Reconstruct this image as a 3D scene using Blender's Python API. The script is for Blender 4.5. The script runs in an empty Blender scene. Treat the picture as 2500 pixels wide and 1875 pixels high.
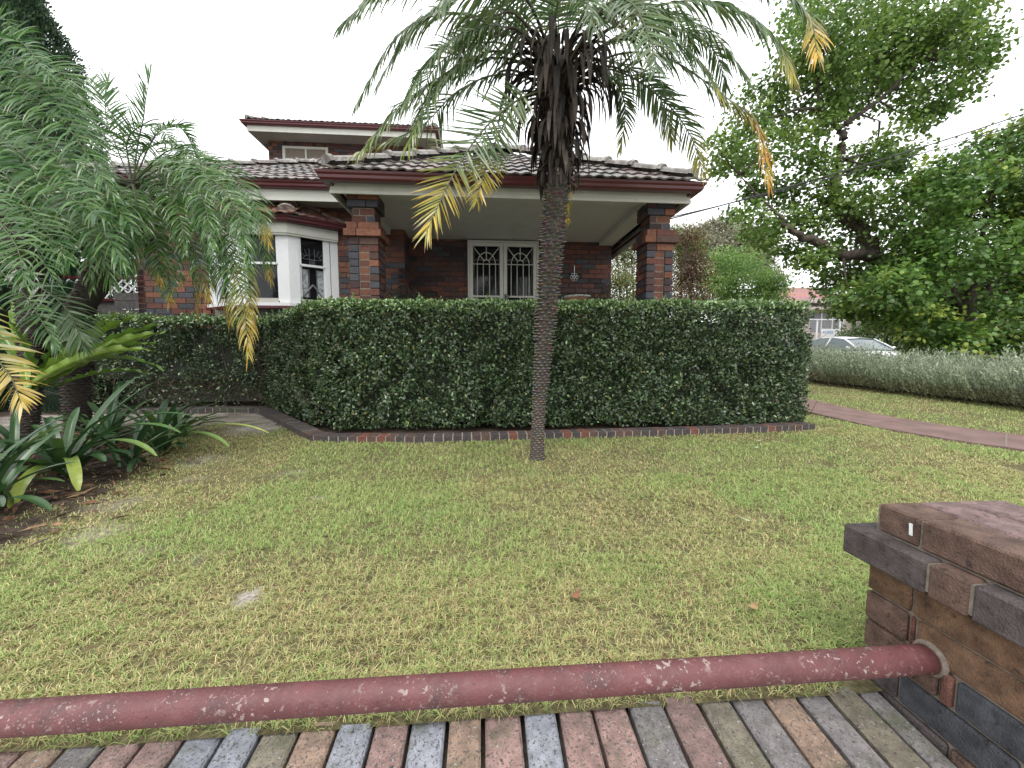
import bpy, math, random
import numpy as np
from mathutils import Vector, Matrix

random.seed(7)
RNG = np.random.default_rng(11)
sc = bpy.context.scene
COL = sc.collection
R = math.radians

# ------------------------------------------------------------------ camera, sky, sun, exposure
CAM_H, YAW, PIT, FPX = 0.92, R(4.3), R(4.7), 940.0
cam = bpy.data.objects.new('camera', bpy.data.cameras.new('camera'))
COL.objects.link(cam)
cam.location = (0, 0, CAM_H)
cam.rotation_euler = (math.pi / 2 - PIT, 0, -YAW)
cam.data.sensor_fit = 'HORIZONTAL'
cam.data.sensor_width = 36.0
cam.data.lens = 36.0 * FPX / 2500.0
cam.data.clip_start = 0.02
cam.data.clip_end = 600
sc.camera = cam

SUN_EL, SUN_AZ = R(58), R(200)
world = bpy.data.worlds.new('World')
sc.world = world
world.use_nodes = True
wn, wl = world.node_tree.nodes, world.node_tree.links
wn.clear()
sky = wn.new('ShaderNodeTexSky')
sky.sky_type = 'NISHITA'
sky.sun_disc = False
sky.sun_elevation = SUN_EL
sky.sun_rotation = SUN_AZ
cloud = wn.new('ShaderNodeMix')
cloud.data_type = 'RGBA'
cloud.inputs['Factor'].default_value = 0.93
cloud.inputs['B'].default_value = (13.3, 13.45, 13.6, 1)      # even overcast cloud in front of the blue
wl.new(sky.outputs[0], cloud.inputs['A'])
bg = wn.new('ShaderNodeBackground')
bg.inputs['Strength'].default_value = 0.1
wl.new(cloud.outputs['Result'], bg.inputs['Color'])
wout = wn.new('ShaderNodeOutputWorld')
wl.new(bg.outputs[0], wout.inputs['Surface'])

sun = bpy.data.objects.new('sun', bpy.data.lights.new('sun', 'SUN'))
COL.objects.link(sun)
sun.data.energy = 1.3
sun.data.angle = R(24)
sun.data.color = (1.0, 0.97, 0.92)
sd = Vector((math.sin(SUN_AZ) * math.cos(SUN_EL), math.cos(SUN_AZ) * math.cos(SUN_EL), math.sin(SUN_EL)))
sun.rotation_euler = sd.to_track_quat('Z', 'Y').to_euler()

sc.view_settings.view_transform = 'Standard'
sc.view_settings.look = 'None'
sc.view_settings.gamma = 1
sc.view_settings.use_curve_mapping = False
sc.view_settings.exposure = 0.72
sc.render.engine = 'CYCLES'
sc.cycles.max_bounces = 6
sc.cycles.transparent_max_bounces = 4

# ------------------------------------------------------------------ helpers
FW = np.array([math.sin(YAW) * math.cos(PIT), math.cos(YAW) * math.cos(PIT), -math.sin(PIT)])
RT = np.array([math.cos(YAW), -math.sin(YAW), 0.0])
UPV = np.cross(RT, FW)


def ray(px, py):
    return FW + RT * (px - 1250) / FPX - UPV * (py - 937.5) / FPX


def at(px, py, dep):
    """a point of the place seen at photo pixel (px,py), dep metres away along the view axis"""
    return np.array([0, 0, CAM_H]) + ray(px, py) * dep


def gz(y):
    return 0.03 * max(0.0, min(y, 9.0) - 0.95)


def tag(o, label=None, cat=None, group=None, kind=None):
    if label: o['label'] = label
    if cat: o['category'] = cat
    if group: o['group'] = group
    if kind: o['kind'] = kind
    return o


def thing(name, loc, label, cat, group=None, rz=0.0):
    o = bpy.data.objects.new(name, None)
    COL.objects.link(o)
    o.location = loc
    o.rotation_euler = (0, 0, rz)
    o.empty_display_size = 0.1
    return tag(o, label, cat, group)


def link(name, me, m=None, parent=None, loc=None, rot=None):
    o = bpy.data.objects.new(name, me)
    COL.objects.link(o)
    if m is not None and not me.materials:
        me.materials.append(m)
    if loc is not None: o.location = loc
    if rot is not None: o.rotation_euler = rot
    if parent is not None:
        o.parent = parent
        # children are written in world coordinates: undo the parent's placement
        o.matrix_parent_inverse = world_of(parent).inverted()
    return o


def world_of(o):
    m = Matrix.LocRotScale(o.location, o.rotation_euler, o.scale)
    if o.parent is not None:
        m = world_of(o.parent) @ o.matrix_parent_inverse @ m
    return m


def set_col(me, cols):
    a = me.color_attributes.new('Col', 'FLOAT_COLOR', 'POINT')
    c = np.ones((len(me.vertices), 4), np.float32)
    c[:, :3] = cols
    a.data.foreach_set('color', c.ravel())


def mesh_np(name, V, F, cols=None, smooth=False):
    """V (n,3), F (m,k) with one face size"""
    me = bpy.data.meshes.new(name)
    V = np.asarray(V, np.float32)
    F = np.asarray(F, np.int32)
    k = F.shape[1]
    me.vertices.add(len(V))
    me.vertices.foreach_set('co', V.ravel())
    me.loops.add(F.size)
    me.loops.foreach_set('vertex_index', F.ravel())
    me.polygons.add(len(F))
    me.polygons.foreach_set('loop_start', np.arange(0, F.size, k, dtype=np.int32))
    if smooth:
        me.polygons.foreach_set('use_smooth', np.ones(len(F), bool))
    me.update(calc_edges=True)
    if cols is not None:
        set_col(me, cols)
    return me


class MB:
    """collects shapes; build() links them as ONE mesh object"""
    def __init__(self):
        self.v, self.f, self.c = [], [], []

    def add(self, vs, fs, c=(1, 1, 1)):
        b = len(self.v)
        self.v += [tuple(p) for p in vs]
        self.f += [tuple(i + b for i in q) for q in fs]
        self.c += [tuple(c)] * len(vs)

    def box(self, x0, x1, y0, y1, z0, z1, c=(1, 1, 1)):
        self.add([(x0, y0, z0), (x1, y0, z0), (x1, y1, z0), (x0, y1, z0), (x0, y0, z1), (x1, y0, z1), (x1, y1, z1), (x0, y1, z1)],
                 [(0, 3, 2, 1), (4, 5, 6, 7), (0, 1, 5, 4), (1, 2, 6, 5), (2, 3, 7, 6), (3, 0, 4, 7)], c)

    def obox(self, o, u, v, w, c=(1, 1, 1)):
        """box from corner o along three edge vectors"""
        o, u, v, w = map(np.asarray, (o, u, v, w))
        P = [o, o + u, o + u + v, o + v, o + w, o + u + w, o + u + v + w, o + v + w]
        self.add(P, [(0, 3, 2, 1), (4, 5, 6, 7), (0, 1, 5, 4), (1, 2, 6, 5), (2, 3, 7, 6), (3, 0, 4, 7)], c)

    def tube(self, pts, rad, n=8, c=(1, 1, 1), caps=True):
        pts = [Vector(p) for p in pts]
        if not hasattr(rad, '__len__'): rad = [rad] * len(pts)
        b = len(self.v)
        ref = Vector((0, 0, 1))
        N = len(pts)
        for i, p in enumerate(pts):
            t = (pts[min(i + 1, N - 1)] - pts[max(i - 1, 0)])
            t.normalize()
            a = ref if abs(t.dot(ref)) < 0.95 else Vector((1, 0, 0))
            s = t.cross(a).normalized()
            q = s.cross(t).normalized()
            for k in range(n):
                an = 2 * math.pi * k / n
                self.v.append(tuple(p + (s * math.cos(an) + q * math.sin(an)) * rad[i]))
                self.c.append(tuple(c))
        for i in range(N - 1):
            for k in range(n):
                k2 = (k + 1) % n
                self.f.append((b + i * n + k, b + i * n + k2, b + (i + 1) * n + k2, b + (i + 1) * n + k))
        if caps:
            self.f.append(tuple(b + k for k in range(n))[::-1])
            self.f.append(tuple(b + (N - 1) * n + k for k in range(n)))

    def sweep(self, prof, pts, c=(1, 1, 1)):
        """profile (outward, height) carried along a level polyline with mitres; outward is to the right of travel"""
        b, n, N = len(self.v), len(prof), len(pts)
        P = [np.array(p, float) for p in pts]
        for i in range(N):
            d1 = P[i] - P[i - 1] if i else P[1] - P[0]
            d2 = P[i + 1] - P[i] if i < N - 1 else d1
            n1 = np.array([d1[1], -d1[0]]) / np.hypot(*d1[:2])
            n2 = np.array([d2[1], -d2[0]]) / np.hypot(*d2[:2])
            m = (n1 + n2) / (1 + n1 @ n2)
            for (o, h) in prof:
                self.v.append((P[i][0] + m[0] * o, P[i][1] + m[1] * o, P[i][2] + h))
                self.c.append(tuple(c))
        for i in range(N - 1):
            for k in range(n):
                k2 = (k + 1) % n
                self.f.append((b + i * n + k, b + (i + 1) * n + k, b + (i + 1) * n + k2, b + i * n + k2))
        self.f.append(tuple(b + k for k in range(n)))
        self.f.append(tuple(b + (N - 1) * n + k for k in range(n))[::-1])

    def mesh(self, name):
        me = bpy.data.meshes.new(name)
        me.from_pydata(self.v, [], self.f)
        me.update()
        set_col(me, np.array(self.c, np.float32))
        return me

    def build(self, name, m, parent=None, smooth=False):
        me = self.mesh(name)
        if smooth:
            for p in me.polygons: p.use_smooth = True
        return link(name, me, m, parent)


# value noise in numpy
_NT = np.random.default_rng(5).random((256, 256))


def vnoise(x, y):
    xi, yi = np.floor(x).astype(int), np.floor(y).astype(int)
    fx, fy = x - xi, y - yi
    fx, fy = fx * fx * (3 - 2 * fx), fy * fy * (3 - 2 * fy)
    g = lambda a, b: _NT[a & 255, b & 255]
    return (g(xi, yi) * (1 - fx) + g(xi + 1, yi) * fx) * (1 - fy) + (g(xi, yi + 1) * (1 - fx) + g(xi + 1, yi + 1) * fx) * fy


def fbm(x, y, o=3):
    s, a, t = 0, 1.0, 0
    for i in range(o):
        s = s + a * vnoise(x * 2 ** i + 17 * i, y * 2 ** i + 31 * i)
        t += a
        a *= 0.5
    return s / t


def unit(a):
    return a / np.maximum(np.linalg.norm(a, axis=-1, keepdims=True), 1e-9)


# ------------------------------------------------------------------ materials
def mat(name, color=(0.5, 0.5, 0.5), rough=0.6, var=0.15, scale=20.0, bump=0.0, bscale=None, src=None, transl=0.0, spec=0.5,
        spots=None, metal=0.0, coat=0.0):
    """src: None constant, 'attr' colour attribute Col, 'obj' object colour. spots: list of (colour, scale, threshold, softness)"""
    m = bpy.data.materials.new(name)
    m.use_nodes = True
    nt = m.node_tree
    n, l = nt.nodes, nt.links
    b = n['Principled BSDF']
    b.inputs['Roughness'].default_value = rough
    b.inputs['Specular IOR Level'].default_value = spec
    b.inputs['Metallic'].default_value = metal
    b.inputs['Coat Weight'].default_value = coat
    pos = n.new('ShaderNodeNewGeometry').outputs['Position']
    if src == 'attr':
        a = n.new('ShaderNodeAttribute'); a.attribute_name = 'Col'
        c = a.outputs['Color']
    elif src == 'obj':
        c = n.new('ShaderNodeObjectInfo').outputs['Color']
    else:
        r = n.new('ShaderNodeRGB'); r.outputs[0].default_value = (*color, 1)
        c = r.outputs[0]
    if var > 0:
        t = n.new('ShaderNodeTexNoise'); t.inputs['Scale'].default_value = scale; t.inputs['Detail'].default_value = 5
        l.new(pos, t.inputs['Vector'])
        mr = n.new('ShaderNodeMapRange')
        mr.inputs['From Min'].default_value = 0.3; mr.inputs['From Max'].default_value = 0.7
        mr.inputs['To Min'].default_value = 1 - var; mr.inputs['To Max'].default_value = 1 + var
        l.new(t.outputs['Fac'], mr.inputs['Value'])
        mx = n.new('ShaderNodeVectorMath'); mx.operation = 'SCALE'
        l.new(c, mx.inputs[0]); l.new(mr.outputs[0], mx.inputs['Scale'])
        c = mx.outputs[0]
    for sp in spots or []:
        (sc_, ss, th, soft) = sp[:4]
        t = n.new('ShaderNodeTexNoise'); t.inputs['Scale'].default_value = ss; t.inputs['Detail'].default_value = 4
        t.inputs['Roughness'].default_value = 0.65
        l.new(pos, t.inputs['Vector'])
        mr = n.new('ShaderNodeMapRange')
        mr.inputs['From Min'].default_value = th; mr.inputs['From Max'].default_value = th + soft
        l.new(t.outputs['Fac'], mr.inputs['Value'])
        fac = mr.outputs[0]
        if len(sp) > 4:      # gathered in patches
            t2 = n.new('ShaderNodeTexNoise'); t2.inputs['Scale'].default_value = sp[4]; t2.inputs['Detail'].default_value = 2
            l.new(pos, t2.inputs['Vector'])
            m2 = n.new('ShaderNodeMapRange'); m2.inputs['From Min'].default_value = 0.5; m2.inputs['From Max'].default_value = 0.62
            l.new(t2.outputs['Fac'], m2.inputs['Value'])
            mu = n.new('ShaderNodeMath'); mu.operation = 'MULTIPLY'
            l.new(fac, mu.inputs[0]); l.new(m2.outputs[0], mu.inputs[1]); fac = mu.outputs[0]
        mx = n.new('ShaderNodeMix'); mx.data_type = 'RGBA'
        l.new(fac, mx.inputs['Factor']); l.new(c, mx.inputs['A'])
        mx.inputs['B'].default_value = (*sc_, 1)
        c = mx.outputs['Result']
    l.new(c, b.inputs['Base Color'])
    if bump > 0:
        t = n.new('ShaderNodeTexNoise'); t.inputs['Scale'].default_value = bscale or scale * 4; t.inputs['Detail'].default_value = 6
        l.new(pos, t.inputs['Vector'])
        bp = n.new('ShaderNodeBump'); bp.inputs['Strength'].default_value = bump; bp.inputs['Distance'].default_value = 0.01
        l.new(t.outputs['Fac'], bp.inputs['Height']); l.new(bp.outputs[0], b.inputs['Normal'])
    if transl > 0:
        tr = n.new('ShaderNodeBsdfTranslucent')
        mx = n.new('ShaderNodeMixShader'); mx.inputs[0].default_value = transl
        l.new(c, tr.inputs['Color'])
        l.new(b.outputs[0], mx.inputs[1]); l.new(tr.outputs[0], mx.inputs[2])
        l.new(mx.outputs[0], n['Material Output'].inputs['Surface'])
    return m


M = {}
M['leaf'] = mat('leaf', src='attr', rough=0.42, var=0, transl=0.38, spec=0.5)
M['hedge_leaf'] = mat('hedge_leaf', src='attr', rough=0.3, var=0, transl=0.12, spec=0.7)
M['palm_leaf'] = mat('palm_leaf', src='attr', rough=0.26, var=0.12, scale=30, transl=0.34, spec=0.5)
M['strap_leaf'] = mat('strap_leaf', src='attr', rough=0.3, var=0.15, scale=25, transl=0.15, spec=0.5)
M['grass'] = mat('grass', src='attr', rough=0.55, var=0, transl=0.3, spec=0.3)
M['soil'] = mat('soil', src='attr', rough=0.95, var=0.45, scale=60, bump=0.7, bscale=120, spec=0.1)
M['brick'] = mat('brick', src='obj', rough=0.72, var=0.28, scale=40, bump=0.35, bscale=260, spec=0.3, spots=[((0.03, 0.022, 0.02), 70, 0.62, 0.12)])
M['brick_wall'] = mat('brick_wall', src='attr', rough=0.72, var=0.25, scale=30, bump=0.3, bscale=200, spec=0.3)
M['fence_brick'] = mat('fence_brick', src='obj', rough=0.8, var=0.42, scale=24, bump=0.9, bscale=240, spec=0.3,
                       spots=[((0.02, 0.017, 0.017), 45, 0.57, 0.18), ((0.2, 0.18, 0.17), 150, 0.66, 0.06)])
M['coping'] = mat('coping', src='obj', rough=0.75, var=0.3, scale=35, bump=0.5, bscale=300, spec=0.35,
                  spots=[((0.085, 0.095, 0.05), 9, 0.54, 0.2), ((0.085, 0.075, 0.072), 150, 0.53, 0.1), ((0.05, 0.045, 0.045), 60, 0.62, 0.1), ((0.36, 0.36, 0.36), 130, 0.62, 0.07)])
M['mortar'] = mat('mortar', (0.2, 0.17, 0.14), 0.95, 0.3, 50, 0.5, spec=0.1)
M['mortar_dark'] = mat('mortar_dark', (0.045, 0.04, 0.034), 0.95, 0.4, 50, 0.5, spec=0.1)
M['mortar_pale'] = mat('mortar_pale', (0.29, 0.265, 0.23), 0.95, 0.35, 60, 0.5, spec=0.1)
M['rail_paint'] = mat('rail_paint', (0.115, 0.040, 0.042), 0.55, 0.2, 14, 0.25, 180, spec=0.4,
                      spots=[((0.14, 0.068, 0.068), 40, 0.5, 0.3), ((0.05, 0.03, 0.03), 11, 0.54, 0.22), ((0.045, 0.02, 0.022), 160, 0.6, 0.1), ((0.30, 0.24, 0.215), 62, 0.58, 0.04, 6), ((0.30, 0.24, 0.22), 170, 0.6, 0.05, 11), ((0.28, 0.22, 0.2), 90, 0.68, 0.03)])
M['maroon'] = mat('maroon_paint', (0.075, 0.012, 0.015), 0.32, 0.12, 6, spec=0.5)
M['cream'] = mat('cream_paint', (0.53, 0.53, 0.47), 0.5, 0.06, 5, 0.05, 60, spots=[((0.4, 0.38, 0.32), 7, 0.66, 0.12)])
M['ceiling'] = mat('ceiling_paint', (0.40, 0.375, 0.335), 0.7, 0.05, 4)
M['white'] = mat('white_paint', (0.68, 0.69, 0.70), 0.45, 0.05, 40, 0.15, 90)
M['glass'] = mat('window_glass', (0.01, 0.011, 0.013), 0.06, 0, spec=0.3)
M['lead'] = mat('lead_came', (0.16, 0.16, 0.165), 0.4, 0.1, 30)
M['tile'] = mat('roof_tile', src='obj', rough=0.36, var=0.3, scale=18, bump=0.4, bscale=150, spec=0.5,
                spots=[((0.22, 0.21, 0.195), 9, 0.46, 0.25), ((0.05, 0.043, 0.038), 22, 0.58, 0.16)])
M['tile_mass'] = mat('roof_tile_mass', src='attr', rough=0.36, var=0.3, scale=18, bump=0.4, bscale=150,
                     spots=[((0.22, 0.21, 0.195), 9, 0.46, 0.25), ((0.05, 0.043, 0.038), 22, 0.58, 0.16)])
M['ridge'] = mat('ridge_cap', src='obj', rough=0.55, var=0.3, scale=12, bump=0.5, bscale=90,
                 spots=[((0.33, 0.32, 0.30), 9, 0.5, 0.12), ((0.05, 0.045, 0.035), 24, 0.58, 0.1)])
M['bark'] = mat('bark', (0.075, 0.06, 0.05), 0.9, 0.4, 14, 0.8, 40, spec=0.2)
M['palm_bark'] = mat('palm_bark', src='attr', rough=0.9, var=0.3, scale=50, bump=0.4, bscale=150, spec=0.2)
M['dead'] = mat('dead_sheath', src='attr', rough=0.8, var=0.3, scale=40, bump=0.3, bscale=160, spec=0.2, transl=0.06)
M['path'] = mat('path_concrete', (0.165, 0.108, 0.097), 0.85, 0.22, 5, 0.35, 160, spec=0.25, spots=[((0.13, 0.08, 0.07), 3, 0.58, 0.15)])
M['asphalt'] = mat('asphalt', (0.06, 0.06, 0.062), 0.9, 0.2, 30, 0.3)
M['concrete'] = mat('concrete', (0.32, 0.31, 0.29), 0.9, 0.15, 8, 0.3)
M['terracotta'] = mat('terracotta', (0.36, 0.16, 0.09), 0.7, 0.15, 20)
M['metal_dark'] = mat('dark_metal', (0.09, 0.085, 0.08), 0.5, 0.2, 40, metal=0.3)
M['grey_wood'] = mat('weathered_wood', (0.085, 0.08, 0.075), 0.85, 0.35, 18, 0.4)
M['car_paint'] = mat('car_paint', (0.72, 0.73, 0.74), 0.22, 0.02, 3, coat=0.6)
M['tyre'] = mat('rubber', (0.02, 0.02, 0.02), 0.85, 0.1, 30)
M['car_glass'] = mat('car_glass', (0.07, 0.1, 0.11), 0.04, 0, spec=0.7)
M['chrome'] = mat('alloy', (0.6, 0.6, 0.6), 0.3, 0.05, 10, metal=0.8)
M['twig'] = mat('twig', (0.10, 0.075, 0.055), 0.85, 0.3, 40)
M['attr'] = mat('plain', src='attr', rough=0.75, var=0.1, scale=8)

# ------------------------------------------------------------------ ground
SAND = [(-3.3, 5.1, 0.75), (-2.75, 4.9, 0.5), (-2.5, 4.35, 0.3), (-4.5, 5.1, 0.8), (-5.2, 5.0, 0.7), (-0.87, 1.42, 0.05)]
SAND_FAINT = [(-1.39, 2.79, 0.09, 0.5), (-1.0, 2.35, 0.08, 0.45), (-1.6, 1.8, 0.12, 0.4), (-1.95, 2.0, 0.15, 0.5), (-2.25, 3.15, 0.2, 0.5), (-2.1, 2.35, 0.14, 0.45), (-1.25, 1.68, 0.07, 0.35), (-0.3, 2.1, 0.07, 0.3), (-2.0, 2.75, 0.12, 0.4)]


def sand_at(x, y):
    s = np.zeros_like(x)
    w = (fbm(x * 5, y * 5) - 0.5) * 1.1
    for (a, b, r) in SAND:
        d = np.hypot(x - a, (y - b)) / r
        s = np.maximum(s, np.clip(1.35 - d + w, 0, 1))
    for (a, b, r, st) in SAND_FAINT:
        d = np.hypot(x - a, (y - b)) / r
        s = np.maximum(s, np.clip(1.2 - d + w * 1.6, 0, 1) * st)
    return s


# garden bed behind the brick edging (front line of the edging)
EDGE = [(3.55, 3.86), (3.0, 3.775), (2.3, 3.72), (1.64, 3.68), (0.47, 3.63), (-0.62, 3.58), (-1.45, 3.64), (-1.64, 3.72), (-1.87, 3.99), (-2.4, 4.6), (-2.9, 5.18),
        (-3.0, 5.27), (-3.2, 5.31), (-3.7, 5.28), (-4.3, 5.25), (-5.4, 5.25)]


def edge_y(x):
    xs = np.array([p[0] for p in EDGE[::-1]]); ys = np.array([p[1] for p in EDGE[::-1]])
    return np.interp(x, xs, ys, left=5.25, right=3.9)


def left_edge_x(y):      # the lawn gives way to leaf mould under the palms
    return np.interp(y, [0.9, 1.6, 2.0, 2.6, 3.1, 3.6, 4.2, 5.0], [-2.1, -2.15, -2.2, -2.3, -2.5, -2.85, -3.4, -4.2])


PF = [(9.0, 0.95), (6.9, 2.3), (5.75, 2.95), (5.38, 3.39), (5.17, 3.82), (5.05, 4.35), (5.10, 4.95), (5.3, 5.95), (5.5, 8.0)]    # far edge of path
PN = [(7.9, 0.95), (5.9, 1.9), (4.95, 2.6), (4.66, 2.93), (4.46, 3.28), (4.28, 3.8), (4.28, 4.38), (4.32, 5.02), (4.5, 8.0)]        # near edge


def path_dist(x, y):
    far = np.interp(y, [p[1] for p in PF], [p[0] for p in PF])
    near = np.interp(y, [p[1] for p in PN], [p[0] for p in PN])
    return near, far


def bare(x, y):
    """0 full turf .. 1 no grass"""
    s = sand_at(x, y)
    mould = np.clip((left_edge_x(y) - x) * 4 + (fbm(x * 4, y * 4) - 0.5) * 2.2 + 0.2, 0, 1)
    bed = ((y > edge_y(x) - 0.01) & (x < 3.6) & (x > -5.6)).astype(float)
    return s, mould, bed


xs = np.unique(np.concatenate([np.linspace(-160, -8, 14), np.arange(-8, -4, 0.25), np.arange(-4, 6, 0.06), np.arange(6, 9.5, 0.3), np.linspace(9.5, 160, 16)]))
ys = np.unique(np.concatenate([np.arange(0.9, 5.6, 0.06), np.arange(5.6, 10, 0.4), np.linspace(10, 200, 16)]))
GX, GY = np.meshgrid(xs, ys)
gx, gy = GX.ravel(), GY.ravel()
gzv = 0.03 * np.clip(np.minimum(gy, 9) - 0.95, 0, None) + (fbm(gx * 1.5, gy * 1.5) - 0.5) * 0.03 * (np.abs(gx) < 5)
gzv -= 0.24 * np.clip((gx - 9.0) / 3.0, 0, 1)
s_, m_, b_ = bare(gx, gy)
n1 = fbm(gx * 9, gy * 9)[:, None]
thatch = np.array([0.12, 0.105, 0.055]) * (0.6 + 0.8 * n1)
mould = np.array([0.055, 0.042, 0.032]) * (0.5 + n1)
sandc = np.array([0.30, 0.27, 0.24]) * (0.7 + 0.6 * n1)
gc = thatch * (1 - m_[:, None]) + mould * m_[:, None]
gc = gc * (1 - b_[:, None]) + mould * b_[:, None]
sm = np.clip(s_ * 1.4, 0, 1)[:, None] * (1 - b_[:, None]) * (0.45 + 0.55 * np.clip(n1 * 2 - 0.4, 0, 1))
gc = gc * (1 - sm) + sandc * sm
nx, ny = len(xs), len(ys)
ii = (np.arange(ny - 1)[:, None] * nx + np.arange(nx - 1)[None, :]).ravel()
lawn = link('ground', mesh_np('ground', np.stack([gx, gy, gzv], 1), np.stack([ii, ii + 1, ii + nx + 1, ii + nx], 1), gc, True), M['soil'])
tag(lawn, 'sandy brown soil under the lawn and beds', None, None, 'structure')

b = MB(); b.box(-60, 60, -40, 0.70, -0.75, -0.55)
tag(b.build('pavement', M['concrete']), 'concrete pavement in front of the low brick wall', None, None, 'structure')
b = MB(); b.add([(11.2, -40, 0.0), (18.5, -40, 0.0), (18.5, 10, 0.05), (11.2, 10, 0.05), (18.5, 24, 0.24), (11.2, 24, 0.24), (18.5, 120, 0.3), (11.2, 120, 0.3)], [(0, 1, 2, 3), (3, 2, 4, 5), (5, 4, 6, 7)])
tag(b.build('road', M['asphalt']), 'grey asphalt side street beyond the clipped grey hedge', None, None, 'structure')
b = MB()
for i in range(len(PF) - 1):
    (x0, y0), (x1, y1), (x2, y2), (x3, y3) = PN[i], PF[i], PF[i + 1], PN[i + 1]
    b.add([(x0, y0, gz(y0) + 0.022), (x1, y1, gz(y1) + 0.022), (x2, y2, gz(y2) + 0.022), (x3, y3, gz(y3) + 0.022),
           (x0, y0, gz(y0) - 0.1), (x1, y1, gz(y1) - 0.1), (x2, y2, gz(y2) - 0.1), (x3, y3, gz(y3) - 0.1)],
          [(0, 1, 2, 3), (0, 3, 7, 4), (1, 5, 6, 2)])
path = tag(b.build('path', M['path']), 'reddish concrete path curving past the hedge end', None, None, 'structure')
b = MB()
for (xa, ya, xb, yb) in ((4.62, 3.02, 5.33, 3.49), (4.30, 4.80, 5.08, 4.72), (5.9, 1.9, 6.9, 2.32)):
    d = unit(np.array([xb - xa, yb - ya, gz(yb) - gz(ya)])); w = np.array([-d[1], d[0], 0]) * 0.011
    L = math.dist((xa, ya), (xb, yb))
    b.obox(np.array([xa, ya, gz(ya) + 0.012]) - w / 2, d * L, w, np.array([0, 0, 0.013]))
b.build('joint', M['mortar'], path)

# ------------------------------------------------------------------ grass blades
def grass_points(n, x0, x1, y0, y1, dens_pow=0.0):
    x = RNG.uniform(x0, x1, n); y = RNG.uniform(y0, y1, n)
    return x, y


def make_grass():
    X, Y = [], []
    for (n, x0, x1, y0, y1) in ((26000, -2.0, 1.3, 0.90, 1.06), (145000, -2.3, 2.6, 0.95, 1.6), (175000, -3.2, 3.9, 1.6, 2.6), (100000, -3.4, 4.9, 2.6, 3.9), (30000, -4.6, -1.2, 3.5, 5.3),
                                (16000, 3.4, 5.0, 3.6, 5.2), (45000, 5.0, 8.6, 2.6, 6.5), (22000, 5.1, 8.2, 6.5, 10)):
        x, y = grass_points(n, x0, x1, y0, y1)
        X.append(x); Y.append(y)
    x, y = np.concatenate(X), np.concatenate(Y)
    # gather into small tufts
    cell = 0.045
    cx, cy = np.floor(x / cell), np.floor(y / cell)
    h1 = np.modf(np.sin(cx * 127.1 + cy * 311.7) * 43758.5)[0]; h2 = np.modf(np.sin(cx * 269.5 + cy * 183.3) * 43758.5)[0]
    tx, ty = (cx + 0.5 + 0.4 * h1) * cell, (cy + 0.5 + 0.4 * h2) * cell
    k = RNG.uniform(0, 0.65, len(x))
    x = x + (tx - x) * k; y = y + (ty - y) * k
    s, mo, bed = bare(x, y)
    near, far = path_dist(x, y)
    onpath = (x > near - 0.01) & (x < far + 0.02)
    keep = (RNG.random(len(x)) > np.clip(s * 1.25, 0, 0.97)) & (RNG.random(len(x)) > mo * 0.97) & (bed < 0.5) & ~onpath
    thin = fbm(x * 3.1 + 5, y * 3.1)
    gap = fbm(x * 24 + 3, y * 24 + 8, 2)
    keep &= RNG.random(len(x)) < np.clip(0.45 + (gap - 0.3) * 3.0, 0.25, 1)
    keep &= RNG.random(len(x)) < np.clip(0.7 + (thin - 0.3) * 2.0, 0.6, 1)
    keep &= ~((x > 0.98) & (x < 1.6) & (y < 1.03))
    keep &= (y > 0.935) | (RNG.random(len(x)) < 0.5)
    x, y = x[keep], y[keep]
    N = len(x)
    dist = np.hypot(x, y)
    z = 0.03 * np.clip(np.minimum(y, 9) - 0.95, 0, None) + (fbm(x * 1.5, y * 1.5) - 0.5) * 0.03 * (np.abs(x) < 5)
    dry = np.clip((fbm(x * 1.6 + 3, y * 1.6 + 9, 4) - 0.42) * 3.2, 0, 1) * 0.75 + 0.18
    h = RNG.uniform(0.013, 0.036, N) * (1.15 - 0.35 * dry) * (1 + 0.35 * (fbm(x * 7, y * 7) - 0.5))
    w = RNG.uniform(0.0012, 0.0026, N) * (1 + 0.22 * np.clip(dist - 1.5, 0, 6))
    a = RNG.uniform(0, 2 * np.pi, N)
    lean = RNG.uniform(0.4, 1.9, N)
    d = np.stack([np.cos(a), np.sin(a)], 1)
    p = np.stack([-np.sin(a), np.cos(a)], 1)
    base = np.stack([x, y, z - 0.004], 1)
    mid = base.copy(); mid[:, :2] += d * (h * lean * 0.35)[:, None]; mid[:, 2] += h * 0.62
    tip = base.copy(); tip[:, :2] += d * (h * lean * 1.0)[:, None]; tip[:, 2] += h * np.clip(1.05 - 0.34 * lean, 0.38, 1)
    pw = np.zeros((N, 3)); pw[:, :2] = p * (w / 2)[:, None]
    V = np.stack([base - pw, base + pw, mid - pw * 0.9, mid + pw * 0.9, tip], 1).reshape(-1, 3)
    o = (np.arange(N) * 5)[:, None]
    F = np.concatenate([o + [0, 1, 3], o + [0, 3, 2], o + [2, 3, 4]], 0)
    green = np.array([0.345, 0.44, 0.15]); lush = np.array([0.28, 0.41, 0.125]); straw = np.array([0.58, 0.51, 0.26]); brown = np.array([0.27, 0.18, 0.09])
    u = RNG.random(N); v = RNG.random(N)[:, None]
    c = green * (0.7 + 0.6 * v)
    lushm = (fbm(x * 2.3 + 40, y * 2.3, 4) + RNG.normal(0, 0.07, N) > 0.6) & (RNG.random(N) < 0.6)
    c[lushm] = lush * (0.8 + 0.5 * v[lushm])
    isdry = u < dry * 0.62
    c[isdry] = straw * (0.65 + 0.6 * v[isdry])
    isb = (u > 0.86) & (RNG.random(N) < dry * 1.5)
    c[isb] = brown * (0.7 + 0.6 * v[isb])
    print('grass blades', N)
    return tag(link('grass', mesh_np('grass', V, F, np.repeat(c, 5, 0)), M['grass']), 'patchy green and straw coloured mown lawn grass', None, None, 'stuff')


make_grass()

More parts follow.
